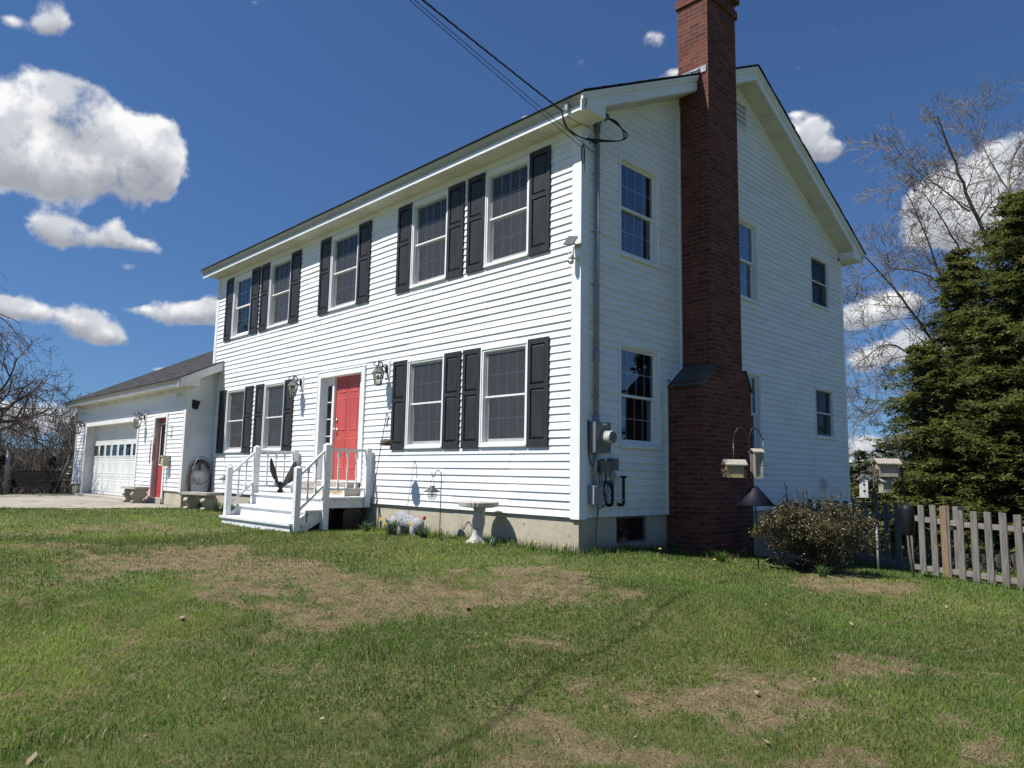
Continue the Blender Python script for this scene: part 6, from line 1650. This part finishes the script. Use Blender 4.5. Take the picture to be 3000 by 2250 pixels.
# ================================================================== TREES
def grow(d, p, dr, L_, r_, depth, prm, tips=None):
    """one branch and its children; tubes go into builder d"""
    n_ = max(3, int(L_ / prm['seg'])); pts = [p.copy()]; rad = [r_]; dv = dr.normalized(); q_ = p.copy()
    for i in range(n_):
        dv = (dv + Vector([random.gauss(0, prm['wig']) for _ in range(3)]) + Vector((0, 0, prm['up'][min(depth, len(prm['up']) - 1)]))).normalized()
        q_ = q_ + dv * (L_ / n_); pts.append(q_.copy()); rad.append(max(prm['rmin'], r_ * (1 - .8 * (i + 1) / n_)))
    ns = 7 if r_ > .05 else 5 if r_ > .015 else 3
    d.tube(pts, rad, ns, False)
    if depth >= prm['depth']:
        if tips is not None: tips.append(pts)
        return pts
    nc = prm['kids'][depth]
    nc = int(nc * random.uniform(.75, 1.25) + .5)
    for k in range(nc):
        f = random.uniform(prm['from'], 1.0) if k else .98
        j = min(len(pts) - 2, int(f * (len(pts) - 1))); o_ = pts[j].lerp(pts[j + 1], random.random())
        t0 = (pts[j + 1] - pts[j]).normalized()
        ax = t0.orthogonal().normalized(); ax = Matrix.Rotation(random.uniform(0, 6.283), 3, t0) @ ax
        an = R_(random.uniform(*prm['ang']))
        nd = (t0 * math.cos(an) + ax * math.sin(an)).normalized()
        cl_ = L_ * random.uniform(*prm['len']) * (1.15 - .45 * f)
        grow(d, o_, nd, cl_, min(rad[j] * .75, r_ * prm['rr']), depth + 1, prm, tips)
    return pts
def guided(d, pts, r0, r1, prm, nk, depth=1, lenk=(1, 2.2), tips=None):
    """a limb along given points with procedural side growth"""
    path = smooth_path(pts, 4); n_ = len(path)
    path = [p + Vector([random.gauss(0, .02) for _ in range(3)]) for p in path]
    rad = [r0 + (r1 - r0) * i / (n_ - 1) for i in range(n_)]
    d.tube(path, rad, 7, False)
    for k in range(nk):
        f = .12 + .88 * (k + random.random()) / nk
        j = min(n_ - 2, int(f * (n_ - 1))); t0 = (path[j + 1] - path[j]).normalized()
        ax = Matrix.Rotation(random.uniform(0, 6.283), 3, t0) @ t0.orthogonal().normalized(); an = R_(random.uniform(25, 70))
        grow(d, path[j], t0 * math.cos(an) + ax * math.sin(an), random.uniform(*lenk) * (1.2 - .5 * f), max(.006, rad[j] * .45), depth, prm, tips)
# big bare tree rising behind the hemlocks
random.seed(21)
TB = at(2905, 1500, 29.4); TB.z = h1(TB.x, TB.y)
t_ = thing('bare_tree', 'large leafless tree with spreading limbs rising behind the dark hemlocks', 'tree', tuple(TB))
P2 = lambda u, v, dd: at(u, v, dd * 1.4) - TB
d = B(); d.tube(smooth_path([Vector((0, 0, -.3)), P2(2920, 1200, 21), P2(2930, 950, 21)], 5), [.36 - .008 * i for i in range(11)], 10, False); d.build('trunk', 'bark', t_)
prm = dict(seg=.22, wig=.13, up=(.02, .015, -.005, -.02), rmin=.0075, depth=3, kids=(6, 8, 7, 4), ang=(22, 62), len=(.38, .68), rr=.55)
prm['from'] = .15
d = B()
LIMBS = [([(2930, 950, 21), (2925, 800, 21), (2890, 700, 20.7), (2840, 590, 20.4), (2800, 480, 20), (2745, 340, 19.8)], .15, .03, 15),
         ([(2925, 800, 21), (2960, 640, 21.3), (2955, 520, 21.6), (2990, 420, 21.8), (3060, 330, 22)], .10, .03, 11),
         ([(2930, 960, 21), (2850, 830, 20.5), (2815, 740, 20.2), (2760, 640, 20), (2700, 560, 19.6)], .08, .015, 10),
         ([(2900, 1100, 21), (2800, 1020, 20.4), (2770, 900, 20), (2750, 790, 19.8), (2700, 660, 19.5), (2655, 560, 19.2)], .09, .015, 12),
         ([(2890, 1180, 21), (2740, 1010, 20), (2640, 870, 19.4), (2540, 760, 19), (2450, 680, 18.6)], .085, .012, 15),
         ([(2860, 1180, 21), (2690, 1050, 19.8), (2600, 1010, 19.2), (2520, 1060, 18.8), (2470, 1120, 18.6)], .06, .01, 13),
         ([(2880, 1000, 21), (2790, 850, 20.3), (2660, 790, 19.6), (2560, 800, 19.2), (2490, 850, 19)], .06, .01, 12),
         ([(2840, 620, 20.4), (2740, 540, 20), (2660, 480, 19.6), (2600, 400, 19.3)], .045, .008, 11),
         ([(2955, 560, 21.6), (2880, 430, 21.6), (2890, 330, 21.7)], .045, .01, 9),
         ([(2860, 1250, 20.8), (2700, 1170, 19.8), (2600, 1180, 19.3), (2510, 1240, 19)], .05, .008, 12),
         ([(3050, 800, 21.5), (3000, 600, 21.8), (3040, 450, 22)], .06, .02, 8)]
for pts, r0, r1, nk in LIMBS: guided(d, [P2(*q_) for q_ in pts], r0 * .78, r1, prm, int(nk * 1.25), 1, (1.1, 2.4))
d.build('branches', 'palebark', t_)
def conifer(d, dt, H, Rd, seed, whorl=.22, leafL=.085, leafW=.018, dens=1., droop=.25, lift=.45, top_bare=.0, shape=.85, skirt=.0):
    random.seed(seed)
    dt.tube([(0, 0, -.3), (0, 0, H * .5), (0, 0, H)], [H * .018 + .03, H * .011 + .015, .008], 8)
    z_ = H * .04
    vs, fs = d.v, d.f
    while z_ < H - .05:
        f = z_ / H; Lb = Rd * (1 - f) ** shape * (1 if f > skirt else f / skirt * .5 + .5)
        nb = max(4, int(6 * (.6 + .5 * (1 - f))))
        for k in range(nb):
            a = random.uniform(0, 6.283); L_ = Lb * random.uniform(.55, 1.15) + .12; ri = random.uniform(.0, .45); L_ *= .62 + .72 * float(vnoise(math.cos(a) * 1.7 + 5, math.sin(a) * 1.7 + z_ * 1.1, 1, seed))
            ux, uy = math.cos(a), math.sin(a); n_ = max(4, int(L_ / .16)); pts = []
            for i in range(n_ + 1):
                s = i / n_; pts.append(Vector((ux * L_ * s, uy * L_ * s, z_ + L_ * (ri * s - (droop + .10) * s * s + .12 * s ** 4) + random.gauss(0, .012))))
            if L_ > .4: dt.tube(pts, [.014 * (1 - s / n_) + .004 for s in range(n_ + 1)], 3, False)
            sp = Vector((-uy, ux, 0))
            for i in range(1, n_ + 1):
                for side in (-1, 1):
                    for rep in range(2 if dens > .7 else 1):
                        tl = (L_ * .42) * (1.08 - i / n_) * random.uniform(.5, 1.1) + .07
                        dv = (sp * side * random.uniform(.7, 1) + Vector((ux, uy, 0)) * random.uniform(.5, 1.0) + Vector((0, 0, random.uniform(-lift, lift * .75)))).normalized()
                        o_ = pts[i] - (pts[i] - pts[i - 1]) * random.random()
                        m_ = max(2, int(tl / (leafL * .75) * dens))
                        for j in range(m_):
                            c = o_ + dv * (tl * (j + random.random() * .6) / m_) + Vector((0, 0, -.05 * (j / m_) ** 2))
                            for s3 in (-1, 1):
                                w_ = (dv * random.uniform(.6, 1.1) + Vector((-dv.y, dv.x, 0)) * s3 * random.uniform(.4, 1.0) + Vector((0, 0, random.uniform(-.55, .45)))).normalized()
                                ll = leafL * random.uniform(.7, 1.3); pv = w_.cross(Vector((random.gauss(0, .35), random.gauss(0, .35), 1))).normalized() * leafW
                                q_ = len(vs); vs.append(tuple(c)); vs.append(tuple(c + w_ * ll * .5 - pv)); vs.append(tuple(c + w_ * ll)); vs.append(tuple(c + w_ * ll * .5 + pv))
                                fs.append((q_, q_ + 1, q_ + 2, q_ + 3)); d.sm.append(False)
        z_ += whorl * random.uniform(.7, 1.3) * (.5 + .6 * (1 - f))
def conifer_tree(x_, y_, ztop, Rd, seed, label, m='hemlock', group=None, **k):
    zg = h1(x_, y_); t_ = thing('conifer_tree', label, 'tree', (x_, y_, zg), 0, group)
    d, dt = B(), B(); conifer(d, dt, ztop - zg, Rd, seed, **k)
    dt.build('trunk', 'bark', t_); o = d.build('crown', m, t_)
    return t_
HB = 'hemlocks behind the picket fences'
for i, (u, v, dd, Rd, lab, mm, shp) in enumerate((
        (2975, 560, 25.5, 3.7, 'tallest dark hemlock at the right edge behind the fences', 'hemlock', .62),
        (2805, 730, 26.5, 2.7, 'second tallest hemlock, left neighbour of the tallest one', 'hemlock', .62),
        (2700, 1010, 23.5, 2.1, 'short hemlock whose boughs reach left toward the house corner', 'hemlock', .50),
        (2900, 930, 22.5, 2.6, 'sunlit olive hemlock in front of the two tallest ones', 'hemlock', .55),
        (3060, 900, 22.0, 3.0, 'wide hemlock partly outside the right edge of the picture', 'hemlock', .55),
        (2840, 1260, 21.8, 1.9, 'low yellow-green hemlock just behind the second fence', 'sunlit_needles', .5))):
    p = at(u, v, dd); conifer_tree(p.x, p.y, p.z, Rd * 1.22, 3 + i, lab, mm, HB, leafL=.15, leafW=.030, dens=.74, shape=shp, whorl=.15, droop=.26, lift=.75)
GS = 'young spruces beyond the second fence'
for i, (u, v, dd, Rd, lab, mm) in enumerate(((2515, 1312, 24, 1.3, 'young spruce beside the house corner, behind the white birdhouse', 'spruce'), (2592, 1292, 27, 1.1, 'pale tipped young spruce above the cedar feeder', 'spruce'), (2540, 1400, 21, 1.2, 'low young spruce directly below the birdhouse', 'sunlit_needles'), (2640, 1400, 22, 1.4, 'broad sunlit spruce seen through the fence behind the leaning pole', 'sunlit_needles'), (2720, 1420, 24, 1.6, 'sunlit spruce behind the second fence, right of the leaning pole', 'sunlit_needles'), (2790, 1450, 25, 1.6, 'shaded spruce low behind the brown fence board', 'spruce'), (2475, 1380, 26, 1.3, 'spruce mostly hidden by the rear corner of the house', 'spruce'), (2600, 1440, 21.5, .9, 'bushy little spruce at the foot of the far slope', 'sunlit_needles'))):
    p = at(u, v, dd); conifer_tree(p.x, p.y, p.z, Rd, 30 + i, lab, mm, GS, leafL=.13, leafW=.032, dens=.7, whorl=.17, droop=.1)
# ---- left: apple tree, weeping tree, woods
random.seed(5)
def bare(name, label, loc, build, m='darkbark', group=None):
    t_ = thing(name, label, 'tree', loc, 0, group); dt, d = B(), B(); build(dt, d); dt.build('trunk', m, t_); d.build('branches', m, t_); return t_
AT = Vector((-21.7, -3.9, h1(-21.7, -3.9)))
pa_ = dict(seg=.15, wig=.20, up=(.03, .0, -.02, .06), rmin=.0045, depth=4, kids=(7, 6, 5, 4, 3), ang=(28, 75), len=(.42, .72), rr=.58); pa_['from'] = .2
def apple(dt, d):
    dt.tube([(0, 0, -.2), (.05, .1, .6), (.15, .2, 1.3)], [.15, .12, .10], 9)
    for ax_, ay, az_, L_ in ((.65, .75, .62, 2.0), (.3, 1, .35, 2.0), (.75, .62, .25, 1.95), (-.3, .8, .7, 2.0), (.9, .1, .7, 1.9), (.3, -.6, .6, 1.9), (.55, .95, .95, 2.0), (-.8, 0, .5, 1.6)):
        grow(d, Vector((.13, .18, random.uniform(1.0, 1.3))), Vector((ax_, ay, az_)), L_, .058, 1, pa_)
bare('apple_tree', 'dark twiggy leafless fruit tree reaching in from the left edge', tuple(AT), apple).scale = (1.45, 1.45, 1.5)
random.seed(12)
WT = Vector((-21.2, -5.75, h1(-21.2, -5.75)))
def weep(dt, d):
    dt.tube([(0, 0, -.2), (.1, .2, 3), (.3, .8, 5.5)], [.25, .2, .14], 9)
    pw_ = dict(seg=.22, wig=.09, up=(.02, -.10, -.16, -.2), rmin=.008, depth=3, kids=(6, 6, 5), ang=(15, 50), len=(.35, .6), rr=.5); pw_['from'] = .3
    for k in range(7):
        grow(d, Vector((.3, .8, 5.2)), Vector((random.uniform(-.1, .8), random.uniform(.2, 1.1), random.uniform(.6, 1.1))), random.uniform(2.8, 4.0), .07, 1, pw_)
bare('weeping_tree', 'pale weeping branches hanging into the upper left edge', tuple(WT), weep, 'palebark').scale = (.78, .78, .86)
random.seed(31)
protos = []
pw2 = dict(seg=.5, wig=.10, up=(.05, .05, .03), rmin=.012, depth=3, kids=(12, 6, 4), ang=(20, 48), len=(.28, .55), rr=.5); pw2['from'] = .25
for k in range(4):
    def wb(dt, d, k=k):
        H_ = 7.5 + k * .8
        pts = grow(d, Vector((0, 0, 0)), Vector((random.uniform(-.05, .05), random.uniform(-.05, .05), 1)), H_, .085, 0, pw2)
        dt.tube([(0, 0, -.5), (0, 0, .3)], [.11, .09], 7)
    protos.append((wb, k))
first = {}
WOODS = [(28, 195, 32), (120, 178, 30), (60, 150, 36), (165, 190, 36), (205, 205, 34), (15, 140, 38), (90, 165, 42), (140, 150, 44), (190, 170, 46), (40, 160, 50), (110, 130, 54), (170, 140, 56), (220, 160, 50), (70, 120, 60), (-30, 150, 40), (230, 185, 40), (245, 160, 60), (5, 120, 58)]
words = ['slender pale', 'forked grey', 'thin dark', 'tall twiggy']
WL = ['left of the metal pole', 'just left of the garage eave', 'behind the left half of the wooden bench', 'behind the right end of the wooden bench', 'directly beside the garage corner', 'at the far left edge beyond the pole', 'far back above the bench middle', 'far back between bench and ladder', 'far back behind the ladder', 'deep in the woods right of the pole', 'deep in the woods above the bench', 'deep in the woods above the ladder', 'deep in the woods hidden by the garage corner', 'farthest back over the bench left end', 'just outside the left edge', 'hidden behind the garage gable', 'farthest back behind the garage', 'farthest back at the left edge']
for i, (u, hpx, dd) in enumerate(WOODS):
    k = i % 4; p = at(u, 1366, dd); zg = h1(p.x, p.y)
    lab = words[k] + ' bare woodland tree ' + WL[i]
    if k not in first: first[k] = bare('woodland_tree', lab, (p.x, p.y, zg), protos[k][0], 'brush', 'bare trees in the woods behind the driveway'); o = first[k]
    else: o = copy_tree(first[k]); o['label'] = lab
    o.location = (p.x, p.y, zg); o.rotation_euler = (0, 0, random.uniform(0, 6.28))
    want = .5 + (hpx / 2140 * dd) * .9 - zg; s = max(.45, want / (8 + k * .7)); o.scale = (s, s, s)
GD_ = 'dark spruces in the left background'
sp0 = None
for i, (u, v, dd, lab) in enumerate(((150, 1335, 33, 'dark spruce behind the right end of the wooden bench'), (5, 1330, 30, 'dark spruce at the left edge behind the metal pole'), (60, 1345, 45, 'small dark spruce far behind the bench'), (212, 1318, 38, 'dark spruce beside the garage corner'), (35, 1322, 62, 'distant spruce top above the woods, right of the pole'), (110, 1330, 66, 'distant spruce top in the middle of the woods'), (185, 1325, 64, 'distant spruce top above the ladder'), (-20, 1300, 55, 'distant spruce cut by the left edge'))):
    p = at(u, v, dd); zg = h1(p.x, p.y)
    if sp0 is None: sp0 = o = conifer_tree(p.x, p.y, zg + 5, 1.5, 77, lab, 'darkspruce', GD_, leafL=.17, leafW=.05, dens=.65, whorl=.22, droop=.2)
    else: o = copy_tree(sp0); o['label'] = lab
    o.location = (p.x, p.y, zg); s = max(.3, (p.z - zg) / 5); o.scale = (s * .9, s * .9, s); o.rotation_euler = (0, 0, i)
# brown undergrowth filling the woods
random.seed(44)
d = B()
def twig(p, L_, r_):
    dv = Vector((random.gauss(0, .45), random.gauss(0, .45), 1)).normalized(); q_ = p + dv * L_; m_ = p.lerp(q_, .5) + Vector((random.gauss(0, .1), random.gauss(0, .1), 0)) * L_
    d.tube([p, m_, q_], [r_, r_ * .7, r_ * .3], 3, False)
    return m_, q_
for i in range(2300):
    dd = random.uniform(27, 75) if i % 3 else random.uniform(27, 42); u = random.uniform(-260, 300)
    p = at(u, 1366, dd); p.z = h1(p.x, p.y)
    hh = max(.8, (.5 + random.uniform(-10, 60) / 2140 * dd - p.z)) * random.uniform(.5, 1.0)
    m_, q_ = twig(p, hh, .02 + .0006 * dd)
    for k in range(4): twig(p.lerp(q_, random.uniform(.2, .9)), hh * random.uniform(.2, .45), .008 + .0003 * dd)
o = d.build('undergrowth', 'brush', None); tag(o, 'tangled leafless brown brush filling the woods beyond the driveway', 'undergrowth', kind='stuff')
# low scrub on the slope beyond the fences and round the far ground
d = B()
for i in range(2600):
    dd = random.uniform(16, 48); u = random.uniform(2300, 3250); p = at(u, 1450, dd); p.z = h1(p.x, p.y)
    if p.y < 9: continue
    for k in range(5):
        leafq(d, p + Vector((random.gauss(0, .3), random.gauss(0, .3), random.uniform(0, .6))), random.uniform(.12, .25), random.uniform(.03, .05))
    if i % 4 == 0: twig(p, random.uniform(.5, 1.3), .015)
o = d.build('scrub', leaf_mat('tan and olive scrub', (.09, .085, .03), (.17, .14, .07), (.07, .10, .03)), None); tag(o, 'mixed tan and olive scrub covering the slope behind the fences', 'scrub', kind='stuff')
# trees outside the frame on the right that the gable panes reflect
for i, (x_, y_, s, lab) in enumerate(((9.8, 17.5, 1.7, 'dark spruce standing outside the right edge, nearest the far fence'), (13.5, 21, 2.0, 'dark spruce standing outside the right edge, second from the fence'), (17.5, 19.5, 1.9, 'dark spruce standing well outside the right edge'), (21, 14, 2.0, 'dark spruce far outside the right edge of the lawn'))):
    o = copy_tree(sp0); o['label'] = lab; o['group'] = 'dark spruces outside the right edge'; o.location = (x_, y_, h1(x_, y_)); o.scale = (s, s, s)
